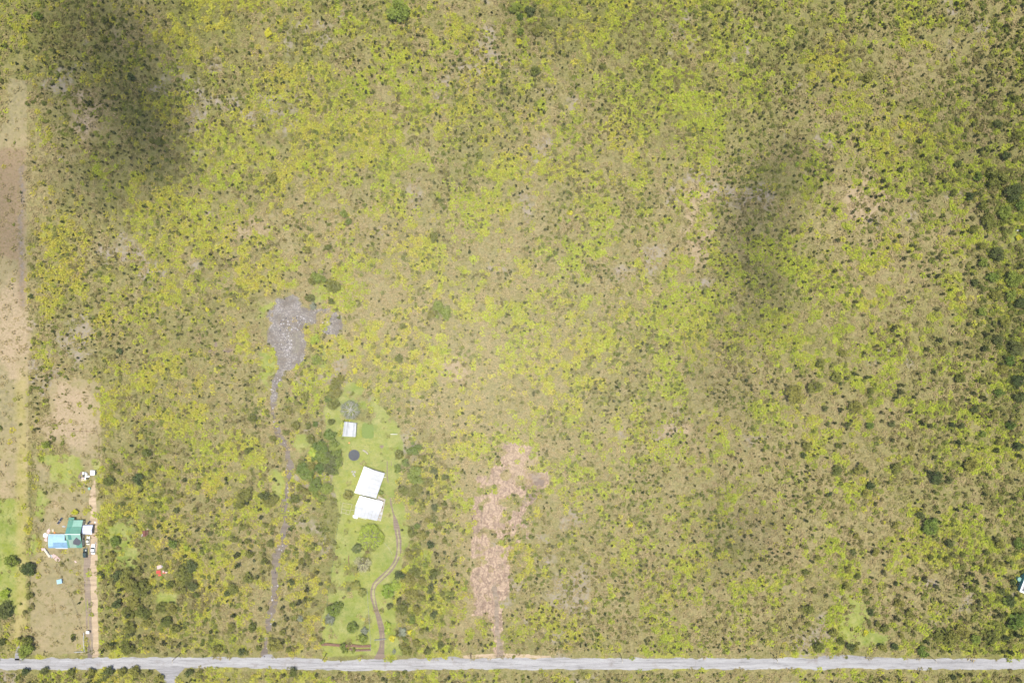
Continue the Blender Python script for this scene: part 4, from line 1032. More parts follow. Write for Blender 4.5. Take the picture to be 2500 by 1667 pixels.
# cars
def car(name, px, py, rz, L, Wd, H, mat, label, suv=False):
    wx, wy = at(px, py, .6); e = empty(name, (wx, wy, 0), rz, label, 'car', 'cars parked beside the green house')
    # side profile: (y along the car, z top of body, half width)
    st = [(-.5, .42, .70), (-.485, .58, .86), (-.43, .68, .95), (-.25, .74, 1.0), (0, .76, 1.0), (.22, .75, 1.0), (.40, .67, .96), (.475, .56, .88), (.5, .40, .72)]
    V = []; F = []
    for (t, zt, hw) in st:
        hh = Wd / 2 * hw; zz = zt * (1.12 if suv else 1)
        V += [(-hh * .9, t * L, .22), (-hh, t * L, .36), (-hh, t * L, zz * .82), (-hh * .9, t * L, zz), (hh * .9, t * L, zz), (hh, t * L, zz * .82), (hh, t * L, .36), (hh * .9, t * L, .22)]
    m_ = len(st)
    for k in range(m_ - 1):
        for j in range(8): F.append((8 * k + j, 8 * k + (j + 1) % 8, 8 * k + 8 + (j + 1) % 8, 8 * k + 8 + j))
    F += [tuple(range(7, -1, -1)), tuple(range(8 * (m_ - 1), 8 * m_))]
    obj('body', mesh('body', V, F, MATS[mat], True), e)
    b = .76 * (1.12 if suv else 1) - .03
    y0, y1, t0, t1 = ((-.44, .20, -.40, .06) if suv else (-.33, .20, -.20, .06)); hw, tw = Wd / 2 * .9, Wd / 2 * .72
    gv = [(-hw, y0 * L, b), (hw, y0 * L, b), (hw, y1 * L, b), (-hw, y1 * L, b), (-tw, t0 * L, H - .05), (tw, t0 * L, H - .05), (tw, t1 * L, H - .05), (-tw, t1 * L, H - .05)]
    obj('windows', mesh('windows', gv, [(0, 1, 5, 4), (1, 2, 6, 5), (2, 3, 7, 6), (3, 0, 4, 7)], MATS['glass_dark']), e)
    MB().slab([(-tw - .02, t0 * L - .03, H), (tw + .02, t0 * L - .03, H), (tw + .02, t1 * L + .03, H), (-tw - .02, t1 * L + .03, H)], .055).build('roof', MATS[mat], e)
    for sx in (-1, 1):
        for yy in (-.31, .31):
            tw_ = MB().tube((sx * (Wd / 2 - .20), yy * L, .32), (sx * (Wd / 2 + .01), yy * L, .32), .32, .32, 12).build('wheel', MATS['rubber'], e)
            MB().tube((sx * (Wd / 2 - .05), yy * L, .32), (sx * (Wd / 2 + .03), yy * L, .32), .19, .19, 8).build('rim', MATS['metal_grey'], tw_)
        MB().box(sx * Wd * .33 - .17, sx * Wd * .33 + .17, L * .485, L * .505, .46, .60).build('headlight', MATS['lamp_clear'], e)
        MB().box(sx * Wd * .34 - .15, sx * Wd * .34 + .15, -L * .505, -L * .482, .46, .60).build('tail_light', MATS['lamp_red'], e)
        MB().box(sx * (Wd / 2 + .08) - .08, sx * (Wd / 2 + .08) + .08, .14 * L, .14 * L + .12, b, b + .14).build('mirror', MATS[mat], e)
    return e
car('parked_car', 227.2, 1340.5, math.radians(-1), 5.0, 1.95, 1.35, 'car_white', 'white sedan parked lowest of the two pale cars beside the drive')
car('parked_car', 215.0, 1319.0, math.radians(-2), 4.4, 1.75, 1.38, 'car_beige', 'off-white car parked directly below the lavender-white annex')
car('parked_car', 208.3, 1349.5, math.radians(4), 4.6, 1.9, 1.7, 'car_green', 'dark green wagon parked below the green house corner', True)

# clutter about the compound
def irregular_sheet(name, pts, z0, mat, label, cat, group=None, th=.08, bumpz=.25, loc=None):
    """crumpled tarp or heap sheet laid over things"""
    c = sum((Vector(p[:2]) for p in pts), Vector((0, 0))) / len(pts); V = []; F = []; n = len(pts); rings = 4
    for r_ in range(rings):
        k = 1 - r_ / rings
        for p in pts:
            q = c + (Vector(p[:2]) - c) * k; V.append((q.x, q.y, z0 + bumpz * (r_ / rings) * (.6 + .8 * rnd.random())))
    V.append((c.x, c.y, z0 + bumpz))
    for r_ in range(rings - 1):
        for j in range(n): F.append((r_ * n + j, r_ * n + (j + 1) % n, (r_ + 1) * n + (j + 1) % n, (r_ + 1) * n + j))
    for j in range(n): F.append(((rings - 1) * n + j, (rings - 1) * n + (j + 1) % n, len(V) - 1))
    b = len(V); V += [(p[0], p[1], max(0, z0 - th)) for p in pts]
    for j in range(n): F.append((j, b + j, b + (j + 1) % n, (j + 1) % n))
    o = obj(name, mesh(name, V, F, MATS[mat])); return tag(o, label, cat, group)
SG = 'pale scrap lying around the blue barn'
irregular_sheet('scrap_tarp', [w(*p) for p in ((160, 450), (215, 415), (250, 460), (205, 545), (150, 520))], .25, 'pink_sheet', 'pinkish scrap sheet above the left end of the blue barn', 'scrap', SG)
irregular_sheet('scrap_tarp', [w(*p) for p in ((72, 545), (120, 520), (185, 560), (170, 620), (90, 640), (60, 610))], .3, 'paint_white', 'white crumpled tarp heap touching the upper left corner of the blue barn', 'scrap', SG, .1, .5)
irregular_sheet('scrap_tarp', [w(*p) for p in ((110, 640), (175, 610), (170, 745), (130, 740), (85, 720))], .3, 'pink_sheet', 'pale pink tarp heap at the middle of the blue barn left end', 'scrap', SG, .1, .4)
irregular_sheet('scrap_tarp', [w(*p) for p in ((280, 435), (330, 420), (345, 490), (310, 510), (290, 480))], .3, 'wood_pale', 'cream coloured bundle on the grass above the blue barn', 'scrap', SG, .1, .4)
irregular_sheet('bucket_heap', [w(*p) for p in ((330, 500), (370, 505), (372, 535), (335, 540))], .2, 'orange_plastic', 'small orange plastic item beside the cream bundle', 'bucket', None, .1, .2)
for k, (a, b, c, d) in enumerate(((225, 380, 195, 430), (155, 790, 115, 850), (235, 290, 215, 345))):
    tag(MB().tube(w(a, b, .12), w(c, d, .12), .09, .09, 6).build('plank', MATS['wood_pale']), ['pale plank above the pinkish scrap sheet by the blue barn', 'white pole lying off the lower left corner of the blue barn', 'thin pale stick in the grass left of the solar panel pair'][k], 'plank')
# long white trailer frame
tr = empty('boat_trailer', (0, 0, 0), 0, 'long narrow cream trailer lying diagonally below the blue barn', 'trailer')
a, b = w(62, 925, .6), w(222, 1145, .6); d = (b - a).normalized(); n = Vector((-d.y, d.x, 0))
MB().slab([a - n * .45, b - n * .45, b + n * .30, a + n * .30][::1], .25).build('deck', MATS['wood_pale'], tr)
MB().slab([up(a, .02) + n * .34, up(b, .02) + n * .34, up(b, .02) + n * .62, up(a, .02) + n * .62], .55).build('side_board', MATS['metal_grey'], tr)
for s in (.3, .5): 
    for q in (-1, 1): p = a.lerp(b, s) + n * q * .62; MB().tube((p.x, p.y, .3), (p.x + n.x * .15 * q, p.y + n.y * .15 * q, .3), .3, .3, 10).build('wheel', MATS['rubber'], tr)
irregular_sheet('scrap_tarp', [w(*p) for p in ((30, 905), (120, 905), (140, 935), (80, 965), (40, 985))], .7, 'pink_sheet', 'crumpled pinkish cover on the upper end of the diagonal trailer', 'scrap', SG, .1, .2)
# pale pallet sheets
def pallet(pts, label, mat='pink_sheet', n=5, z=.25):
    e = empty('scrap_sheet', (0, 0, 0), 0, label, 'metal sheet', 'corrugated sheets lying in the grass')
    q = [Vector((p[0], p[1], z + .03 * i)) for i, p in enumerate(pts)]
    for k in range(n):
        a, b = k / n, (k + 1) / n - .04; dz = .03 * (k % 2)
        MB().slab([up(q[0].lerp(q[1], a), dz), up(q[0].lerp(q[1], b), dz), up(q[3].lerp(q[2], b), dz), up(q[3].lerp(q[2], a), dz)], .05).build('board', MATS[mat], e)
    return e
pallet([w(*p) for p in ((350, 1195), (440, 1290), (512, 1200), (430, 1115))], 'lower right pale sheet of the pair beyond the diagonal trailer')
pallet([w(*p) for p in ((265, 1100), (330, 1180), (425, 1110), (330, 1058))], 'upper left pale sheet of the pair beyond the diagonal trailer')
tag(MB().slab([w(240, 1080, .3), w(262, 1170, .3), w(290, 1165, .3), w(275, 1080, .3)], .1).build('scrap_board', MATS['metal_grey']), 'grey board between the diagonal trailer and the pale sheets', 'board')
tag(MB().slab([w(1105, 290, .5), w(1105, 315, .5), w(1165, 315, .5), w(1165, 290, .5)], .4).build('chest_freezer', MATS['wood_pale']), 'pale bench against the upper side of the lavender-white annex', 'bench')
irregular_sheet('scrap_bag', [w(*p) for p in ((1368, 235), (1395, 230), (1412, 268), (1385, 282), (1366, 262))], .3, 'paint_white', 'small white bag above right of the lavender-white annex', 'bag', None, .2, .4)
irregular_sheet('scrap_bag', [w(*p) for p in ((1380, 765), (1410, 775), (1422, 800), (1395, 800))], .3, 'metal_white_and_slope_shade', 'small white bag just above the white sedan', 'bag', None, .2, .3)
irregular_sheet('fire_pit', [w(*p) for p in ((1345, 595), (1370, 592), (1375, 615), (1350, 622))], .2, 'rust', 'small dark red drum right of the off-white car', 'drum', None, .2, .2)
irregular_sheet('scrap_bag', [w(*p) for p in ((540, 350), (590, 335), (640, 360), (610, 385), (555, 375))], .3, 'metal_white_and_slope_shade', 'heap of white and dark bits left of the green house', 'scrap', None, .2, .4)
irregular_sheet('scrap_bag', [w(*p) for p in ((845, 1240), (890, 1235), (915, 1285), (880, 1290))], .05, 'pink_sheet', 'faint pale litter on the dry grass below the barn', 'litter', None, .04, .1)
# blue box below
w2 = W(0, 1340, 4.704)
bx = empty('blue_box', (0, 0, 0), 0, 'small blue covered box alone in the paddock below the blue barn', 'crate')
q = [w2(648, 355, 1.1), w2(655, 402, 1.1), w2(712, 392, 1.1), w2(705, 340, 1.1)]
MB().slab(q, .06).build('lid', MATS['tarp_blue_pale'], bx)
MB().slab([up(p.lerp(sum(q, Vector()) / 4, .06), -.065) for p in q], .95).build('tub', MATS['tarp_blue'], bx)

# junk pile and white camper above
w3 = W(190, 1130, 19.6)
JG = 'white junk heaped left of the little white camper'
q = [w3(590, 350, 2.0), w3(600, 590, 2.0), w3(800, 590, 2.0), w3(808, 355, 2.0)]
cp = empty('camper', (0, 0, 0), 0, 'small square white camper right of the junk pile', 'camper')
MB().slab(q, .1).build('roof', MATS['paint_white'], cp); MB().slab([up(p.lerp(sum(q, Vector()) / 4, .03), -.105) for p in q], 1.5).build('body', MATS['metal_white_and_slope_shade'], cp)
for (a, b) in ((625, 400), (735, 400)): MB().slab([w3(a, b, 2.08), w3(a, b + 50, 2.08), w3(a + 45, b + 50, 2.08), w3(a + 45, b, 2.08)], .07).build('roof_vent', MATS['metal_grey'], cp)
for sx in (0, 1):
    p = q[0].lerp(q[3], sx).lerp(q[1].lerp(q[2], sx), .5); MB().tube((p.x - .12, p.y, .33), (p.x + .12, p.y, .33), .33, .33, 10).build('wheel', MATS['rubber'], cp)
for k, (x0, y0, x1, y1, mt, hh, lb) in enumerate([(215, 430, 300, 560, 'paint_white', 1.0, 'upper left white board of the junk pile'), (335, 490, 450, 575, 'paint_white', 1.2, 'upper right white board of the junk pile'), (330, 600, 560, 680, 'paint_white', .9, 'longest white board, centre right of the junk pile'),
                                       (220, 565, 290, 680, 'tarp_dark', .7, 'black square panel in the junk pile'), (310, 690, 380, 790, 'paint_white', 1.0, 'upright white box low in the junk pile'), (430, 710, 490, 780, 'tarp_dark', .8, 'black crate at the lower right of the junk pile'),
                                       (160, 790, 430, 855, 'wood_pale', .5, 'long cream planks along the foot of the junk pile'), (170, 690, 300, 780, 'pink_sheet', .5, 'pinkish sheet low on the left of the junk pile'), (100, 650, 150, 740, 'tarp_dark', .4, 'small black crate furthest left in the junk pile'), (300, 430, 420, 485, 'metal_grey', .6, 'grey sheet at the top of the junk pile')]):
    qq = [w3(x0, y0, hh), w3(x0 + 8, y1, hh), w3(x1, y1 - 8, hh), w3(x1 - 8, y0, hh)]
    tag(MB().slab([up(p, .01 * (j - 1.5)) for j, p in enumerate(qq)], min(hh - .05, .5)).build('junk_board', MATS[mt]), lb, 'board', JG)
o = MB(); o.v = [tuple(w3(*p, .02)) for p in ((180, 380), (220, 420), (190, 520), (60, 745), (0, 680), (60, 560), (120, 430))]; o.f = [tuple(range(7))]
m_ = o.build('soil_patch', MATS['dirt_brown']); m_['kind'] = 'structure'
gb = empty('teal_box', (0, 0, 0), 0, 'tiny teal box at the top end of the pale track', 'crate')
q = [w3(468, 1210, .9), w3(525, 1300, .9), w3(605, 1240, .9), w3(545, 1145, .9)]
MB().slab(q, .06).build('lid', MATS['green_pale'], gb); MB().slab([up(p.lerp(sum(q, Vector()) / 4, .05), -.065) for p in q], .75).build('tub', MATS['box_teal'], gb)

# mailbox structure and white pole fence by the road
mbx = empty('entry_kiosk', (0, 0, 0), 0, 'small square white roofed kiosk beside the left driveway near the road', 'kiosk')
q = [w2(986, 942, 1.9), w2(986, 971, 1.9), w2(1024, 971, 1.9), w2(1024, 942, 1.9)]
MB().slab(q, .08).build('roof', MATS['paint_white'], mbx)
for p in q: p2 = p.lerp(sum(q, Vector()) / 4, .15); MB().tube((p2.x, p2.y, 0), (p2.x, p2.y, 1.82), .05, .05, 5).build('post', MATS['wood_grey'], mbx)
def fence(name, pts, h, label, pm='wood_grey', rails=(.5, .95), pr=.06, rr=.03, step=2.6, rm=None, cat='fence', group=None):
    e = empty(name, (0, 0, 0), 0, label, cat, group)
    for (x0, y0), (x1, y1) in zip(pts, pts[1:]):
        L = math.hypot(x1 - x0, y1 - y0); n = max(1, round(L / step))
        for k in range(n): p = (x0 + (x1 - x0) * k / n, y0 + (y1 - y0) * k / n); MB().tube((*p, 0), (*p, h), pr, pr, 5).build('post', MATS[pm], e)
        for r_ in rails: MB().tube((x0, y0, h * r_), (x1, y1, h * r_), rr, rr, 4).build('rail', MATS[rm or pm], e)
    MB().tube((*pts[-1], 0), (*pts[-1], h), pr, pr, 5).build('post', MATS[pm], e)
    return e
fence('rail_fence', [at(207, 1542), at(206, 1562), at(208, 1585), at(209.5, 1588)], 1.1, 'white rail fence along the left side of the drive below the kiosk', 'paint_white', (.35, .65, .95), .08, .06, 1.6)
fence('rail_fence', [at(228, 1545), at(226, 1586)], .9, 'low dark rail fence between the two drives below the kiosk', 'wood_grey', (.5, .95), .05, .04, 1.6)
fence('rail_fence', [at(218, 1560), at(216.5, 1586)], .9, 'low dark rail between the wheel ruts below the kiosk', 'wood_grey', (.5, .95), .05, .04, 1.6)
lg = empty('white_gate', (0, 0, 0), 0, 'white pole gate lying open along the road verge left of the drive', 'gate')
for hh in (.5, .85, 1.2): MB().tube((*at(184, 1589.6), hh), (*at(207, 1588.2), hh), .055, .055, 5).build('bar', MATS['paint_white'], lg)
for s in (184, 192, 200, 207): MB().tube((*at(s, 1589.5), 0), (*at(s, 1589.5), 1.25), .05, .05, 5).build('post', MATS['paint_white'], lg)
fence('wire_fence', [at(*p) for p in P("140,1376 146,1390 152,1404 158,1422 168,1444 178,1462 186,1482 194,1504 200,1530 206,1541")], 1.3, 'dark wire fence curving down between the dry paddock and the left drive', 'wood_brown', (.25, .5, .75, .97), .05, .012, 2.5, 'wire')
fence('wire_fence', [at(*p) for p in P("69,1106 72,1140 73,1175 74,1215 76,1240 80,1300 84,1330 76,1365 74,1500")], 1.3, 'long wire fence right of the straw coloured strip at the left edge', 'wood_brown', (.25, .5, .75, .97), .05, .012, 3.2, 'wire')
fence('wire_fence', [at(*p) for p in P("170,1051 200,1052 238,1053 243,1070 244,1120")], 1.2, 'short fence across the brown paddock above the junk pile', 'wood_brown', (.25, .5, .75, .97), .06, .015, 2.2, 'wood_brown')
fence('wire_fence', [at(*p) for p in P("807,1165 820,1185 832,1208 833,1245")], 1.4, 'fence beside the trees left of the white house', 'wood_brown', (.5, .95), .05, .014, 2.6, 'wire')
fence('wire_fence', [at(*p) for p in P("828,1258 824,1290 818,1340 813,1380 806,1420 801,1450 799,1485")], 1.4, 'long fence down the left side of the lawn below the white house', 'green_dark', (.25, .5, .75, .97), .05, .014, 2.6, 'wire')
fence('wire_fence', [at(*p) for p in P("897,1438 899,1470 901,1500 903,1530 905,1560 906,1585 890,1586 850,1583")], 1.5, 'grey mesh fence left of the driveway curve down to the gate', 'metal_grey', (.2, .4, .6, .8, .97), .05, .012, 2.4, 'metal_grey')
fence('wire_fence', [at(*p) for p in P("937,1322 950,1336 958,1352")], 1.3, 'short grey fence between the mango tree and the driveway', 'metal_grey', (.3, .6, .97), .04, .012, 2.4, 'metal_grey')
gt = empty('driveway_gate', (0, 0, 0), 0, 'grey metal gate across the driveway between two posts', 'gate')
for hh in (.25, .6, .95, 1.3, 1.6): MB().tube((*at(916, 1559.5), hh), (*at(943, 1557), hh), .045, .045, 5).build('bar', MATS['metal_white_and_slope_shade'], gt)
for s in range(10): p = at(916 + 3 * s, 1559.5 - .28 * s); MB().tube((*p, 0 if s in (0, 9) else .25), (*p, 1.75 if s in (0, 9) else 1.6), .09 if s in (0, 9) else .03, None, 5).build('post' if s in (0, 9) else 'picket', MATS['metal_white_and_slope_shade'], gt)
# brush rows and fallen logs of the yard
def logrow(pts, r_, label, mat='wood_brown', name='fallen_log', n=3):
    e = empty(name, (0, 0, 0), 0, label, 'log')
    for k in range(n):
        mb = MB(); o_ = (k - (n - 1) / 2) * r_ * .9
        for p0, p1 in zip(pts, pts[1:]): mb.tube((p0[0], p0[1] + o_, r_ * (1 + .5 * (k % 2))), (p1[0], p1[1] + o_, r_ * (1 + .4 * ((k + 1) % 2))), r_ * .55, r_ * .5, 6)
        mb.build('branch', MATS[mat], e)
    return e
logrow([at(*p) for p in P("785,1572 800,1571 820,1573 838,1575 860,1574 880,1576 906,1575")], .45, 'long brown row of cut branches across the foot of the lawn', name='branch_row')
logrow([at(*p) for p in P("853,1583 872,1586 905,1585")], .35, 'shorter brown row of cut branches just above the road verge', name='branch_row')
logrow([at(*p) for p in P("852,1356 851,1366 853,1377")], .3, 'dark log lying left of the pale feathery tree')
logrow([at(*p) for p in P("886,1098 893,1102 899,1108")], .3, 'grey log lying right of the round trampoline', 'wood_grey')
for k, (a, b, c) in enumerate(((838, 1578, 9), (843, 1590, 7), (862, 1587, 6), (786, 1569, 6))):
    plant(a, b, c, 'g', None, lab=['leafy bush growing on the long row of cut branches', 'bush left of the shorter row of cut branches', 'bush on the shorter row of cut branches', 'bush at the left end of the long row of cut branches'][k])

# ------------------------------------------------------------------ white house
w = W(780, 900, 3.92)
wh = empty('white_house', (0, 0, 0), 0, 'house with a tilted bright white gable roof below the trampoline', 'house')
E_, R_ = 3.0, 4.4
A_, B_, C_, D_ = w(427, 932, E_), w(332, 1187, E_), w(541, 1241, E_), w(626, 999, E_)
T1, T2 = w(513, 968, R_), w(433, 1214, R_)
def panels(a, b, c, d, n, mat, parent, nm='roof_sheet', mats=None):
    for k in range(n):
        u, v = k / n, (k + 1) / n - .006
        sheet(nm, [a.lerp(b, u), a.lerp(b, v), d.lerp(c, v), d.lerp(c, u)], .05, mats[k % len(mats)] if mats else mat, parent, 3, 0)
panels(A_, B_, T2, T1, 6, 'paint_white', wh); panels(T1, T2, C_, D_, 6, 'metal_white_and_slope_shade', wh)  # right slope greyer: sun shading put into the material colour
MB().tube(up(T1, .03), up(T2, .03), .07, .07, 5).build('ridge_cap', MATS['paint_white'], wh)
walls(wh, [A_, B_, C_, D_], E_ - .1, 'wall_cream', inset=.9)
MB().tube(w(610, 1037, 2.4), w(636, 1037, 2.4), .09).build('flue_pipe', MATS['paint_white'], wh)
w_h2 = empty('white_annex', (0, 0, 0), 0, 'lower white roofed wing joined to the white house with a cluttered deck', 'house')
A2, B2, C2, D2 = w(386, 1213, 2.8), w(322, 1418, 2.8), w(551, 1455, 2.8), w(612, 1272, 2.8)
M1, M2 = w(345, 1312, 3.6), w(584, 1362, 3.6)
B2b, = (w(338, 1392, 2.8),)
panels(A2, D2, M2, M1, 7, 'paint_white', w_h2); panels(M1, M2, C2, w(330, 1405, 2.75), 7, 'metal_white_and_slope_shade', w_h2)  # lower slope takes the greyer copy, shading painted in by colour
walls(w_h2, [w(390, 1225, 2.8), w(340, 1395, 2.8), w(545, 1440, 2.8), w(600, 1282, 2.8)], 2.6, 'wall_cream', inset=.7)
MB().slab([w(318, 1400, 2.3), w(320, 1424, 2.3), w(362, 1436, 2.3), w(368, 1396, 2.3)], .1).build('porch_roof', MATS['paint_white'], w_h2)
MB().tube(w(345, 1410, 2.3), w(345, 1410, 2.7), .12).build('vent', MATS['metal_grey'], w_h2)
MB().tube(w(368, 1418, 2.2), w(448, 1437, 2.2), .10).build('gutter', MATS['paint_white'], w_h2)
for k in range(9):
    u, v = k / 9, (k + 1) / 9 - .01
    a, b, c, d = w(560, 1215, .55), w(632, 1250, .55), w(585, 1460, .55), w(545, 1450, .55)
    MB().slab([a.lerp(d, u), a.lerp(d, v), b.lerp(c, v), b.lerp(c, u)], .08).build('deck_board', MATS['wood_grey'], w_h2)
MB().tube(w(542, 1242, 1.6), w(600, 1268, 1.6), .08).build('handrail', MATS['paint_white'], w_h2)
MB().tube(w(628, 1258, 1.5), w(585, 1458, 1.5), .05).build('handrail', MATS['paint_white'], w_h2)
DG = 'things kept on the deck of the white annex'
for k, (a, b, mt, lb) in enumerate(((592, 1385, 'metal_white_and_slope_shade', 'white round table on the deck right of the annex'), (600, 1270, 'rust', 'brown crate at the upper end of the deck'), (596, 1330, 'wood_brown', 'brown chest halfway down the deck'), (578, 1420, 'metal_grey', 'grey cooler near the lower end of the deck'))):
    p = w(a, b, 1.2); o_ = MB()
    if k == 0: o_.tube((p.x, p.y, 1.1), (p.x, p.y, 1.17), .6, .6, 14).tube((p.x, p.y, .56), (p.x, p.y, 1.1), .06)
    else: o_.box(p.x - .45, p.x + .45, p.y - .3, p.y + .3, .56, 1.1, .3).box(p.x - .48, p.x + .48, p.y - .33, p.y + .33, 1.105, 1.16, .3)
    tag(o_.build(('deck_table', 'crate', 'chest', 'cooler')[k], MATS[mt]), lb, ('table', 'crate', 'chest', 'cooler')[k], DG)
# corrugated shed
sh = empty('corrugated_shed', (0, 0, 0), 0, 'small shed with a grey and white corrugated roof under the silver tree', 'shed')
q = [w(238, 505, 3.3), w(218, 646, 2.4), w(346, 652, 2.4), w(354, 520, 3.2)]
for k in range(8):
    u, v = k / 8, (k + 1) / 8 - .01
    sheet('roof_sheet', [q[0].lerp(q[3], u), q[1].lerp(q[2], u), q[1].lerp(q[2], v), q[0].lerp(q[3], v)], .05, ('metal_grey', 'metal_white_and_slope_shade', 'metal_grey', 'metal_white_and_slope_shade', 'metal_white_and_slope_shade', 'metal_white_and_slope_shade', 'metal_grey', 'metal_white_and_slope_shade')[k], sh, 2, 1)
walls(sh, [q[0], q[1], q[2], q[3]], 2.2, 'metal_grey', inset=.3)
# trampoline
tc = at(864.2, 1111, .9); tm = empty('trampoline', (*tc, 0), 0, 'round black trampoline on the lawn above the white house', 'trampoline')
R = 2.72; mb = MB(); n = 28
mb.v = [(R * .86 * math.cos(6.2832 * k / n), R * .86 * math.sin(6.2832 * k / n), .88) for k in range(n)] + [(0, 0, .84)]; mb.f = [(k, (k + 1) % n, n) for k in range(n)]; mb.build('mat', MATS['mesh_black'], tm)
mb = MB()
for k in range(n):
    a, b = 6.2832 * k / n, 6.2832 * (k + 1) / n; f = lambda r, t, z: (r * math.cos(t), r * math.sin(t), z)
    mb.add([f(R * .87, a, .9), f(R * .87, b, .9), f(R, b, .9), f(R, a, .9), f(R * .87, a, .84), f(R * .87, b, .84), f(R, b, .84), f(R, a, .84)], [(0, 3, 2, 1), (4, 5, 6, 7), (2, 3, 7, 6), (0, 1, 5, 4)])
mb.build('padding', MATS['tarp_dark'], tm)
for k in range(8): a = 6.2832 * k / 8; MB().tube((R * .96 * math.cos(a), R * .96 * math.sin(a), 0), (R * .96 * math.cos(a), R * .96 * math.sin(a), .85), .04, .04, 6).build('leg', MATS['metal_grey'], tm)
tl = empty('ladder', (*at(855.5, 1098.5), 0), .8, 'short yellow ladder leaning on the upper left of the trampoline', 'ladder')
for sx in (-.2, .2): MB().tube((sx, .3, 0), (sx, -.25, .9), .04, .04, 5).build('rail', MATS['orange_plastic'], tl)
for z_ in (.25, .5, .75): MB().tube((-.2, .3 - z_ * .61, z_), (.2, .3 - z_ * .61, z_), .03, .03, 5).build('rung', MATS['orange_plastic'], tl)
# pergola frame, white bench, stones, orange bucket, tyre swing rail
pg = empty('pergola_frame', (0, 0, 0), 0, 'open frame of pale wooden rails left of the white annex', 'pergola')
for a, b, c, d in ((222, 1283, 312, 1300), (206, 1372, 285, 1394), (213, 1340, 295, 1358), (222, 1283, 206, 1390), (312, 1300, 285, 1394), (258, 1352, 250, 1388), (300, 1350, 330, 1352)):
    MB().tube(w(a, b, 1.9), w(c, d, 1.9), .07, .07, 5).build('rail', MATS['wood_pale'], pg)
for a, b in ((222, 1283), (312, 1300), (206, 1372), (285, 1394)): p = w(a, b, 1.9); MB().tube((p.x, p.y, 0), (p.x, p.y, 1.9), .07, .07, 5).build('post', MATS['wood_pale'], pg)
wb = empty('white_rail', (0, 0, 0), 0, 'single long white rail on the lawn right of the shed', 'rail')
MB().tube(w(680, 626, .7), w(746, 627, .7), .13, .13, 6).build('bar', MATS['paint_white'], wb)
for a in (684, 742): p = w(a, 626, .6); MB().tube((p.x, p.y, 0), (p.x, p.y, .62), .07, .07, 5).build('post', MATS['paint_white'], wb)
rk = empty('stone_pile', (*at(863, 1156), 0), 0, 'small pile of pale stones on the lawn left of the white house', 'stones')
rv = rock_variants('rock_pale', 3, 9)
for k in range(7):
    o_ = obj('stone', rv[k % 3], rk, (rnd.uniform(-.9, .9), rnd.uniform(-1.1, 1.1), 0), rnd.random() * 6); s = .6 + .5 * rnd.random(); o_.scale = (s, s, s)
tag(MB().tube((*at(853, 1080.5), 0), (*at(853, 1080.5), .45), .28, .36, 12).build('bucket', MATS['orange_plastic']), 'orange bucket on the lawn between shed and trampoline', 'bucket')

# ------------------------------------------------------------------ red scrap and rusty shed in the scrub
w = W(330, 1270, 10.45)
rs = empty('rusty_shed', (0, 0, 0), 0, 'collapsed rusty brown shed alone in the yellow scrub', 'shed')
q1 = [w(185, 268, 1.2), w(178, 410, 1.0), w(265, 415, 1.6), w(262, 262, 1.7)]
q2 = [w(285, 262, 1.5), w(282, 392, 1.4), w(312, 385, .9), w(342, 262, .9)]
panels(q1[0], q1[1], q1[2], q1[3], 4, 'rust', rs); panels(q2[0], q2[1], q2[2], q2[3], 4, 'rust', rs, mats=['rust', 'wood_brown'])
MB().tube(w(185, 350, 1.2), w(168, 408, 1.0), .12).build('beam', MATS['paint_white'], rs); MB().tube(w(290, 238, .9), w(340, 205, .9), .14).build('beam', MATS['wood_pale'], rs)
for p in q1 + q2: MB().tube((p.x, p.y, 0), (p.x, p.y, p.z - .05), .05).build('post', MATS['wood_brown'], rs)
pallet([w(570, 1150), w(590, 1235), w(700, 1200), w(682, 1115)], 'pinkish white sheet at the top of the red scrap', 'pink_sheet', 3, .9)
pallet([w(662, 1165), w(700, 1195), w(735, 1155), w(695, 1125)], 'grey sheet sliding off the pinkish white sheet', 'metal_grey', 2, .6)
pallet([w(552, 1270), w(552, 1352), w(662, 1352), w(665, 1265)], 'bright red corrugated sheet with paler stripes in the scrub', 'red_sheet', 5, .5)
pallet([w(590, 1378), w(605, 1410), w(672, 1405), w(672, 1362)], 'small orange-red sheet lowest in the scrap group', 'red_sheet', 2, .3)
pallet([w(705, 1272), w(705, 1318), w(750, 1325), w(750, 1272)], 'small pink board right of the bright red sheet', 'pink_sheet', 2, .4)
pallet([w(762, 1285), w(790, 1345), w(835, 1320), w(825, 1270)], 'pale pink board furthest right in the scrap group', 'pink_sheet', 2, .4)
pallet([w(700, 1322), w(700, 1342), w(785, 1345), w(780, 1325)], 'narrow dark red strip between the two pink boards', 'red_sheet', 2, .2)
pallet([w(785, 1150), w(795, 1185), w(845, 1215), w(820, 1165)], 'faint pink board upper right of the scrap group', 'pink_sheet', 2, .2)

# ------------------------------------------------------------------ building with solar panels on the right edge
w = W(2400, 1380, 15.68)
rb_ = empty('solar_house', (0, 0, 0), 0, 'white roofed house with rows of solar panels on the right edge', 'house')
a0 = w(1400, 995, 4.2); u_ = (w(1568, 1060, 4.2) - a0).normalized(); v_ = Vector((-u_.y, u_.x, 0))
def rp(u, v, z): p = a0 + u_ * u + v_ * v; return Vector((p.x, p.y, z))
panels(rp(0, 0, 4.2), rp(0, 9.2, 4.2), rp(6, 9.2, 5.4), rp(6, 0, 5.4), 6, 'paint_white', rb_); panels(rp(6.01, 0, 5.39), rp(6.01, 9.2, 5.39), rp(12, 9.2, 4.2), rp(12, 0, 4.2), 6, 'paint_white', rb_)
walls(rb_, [rp(0, 0, 4), rp(12, 0, 4), rp(12, 9.2, 4), rp(0, 9.2, 4)], 4.0, 'wall_teal', inset=.5)
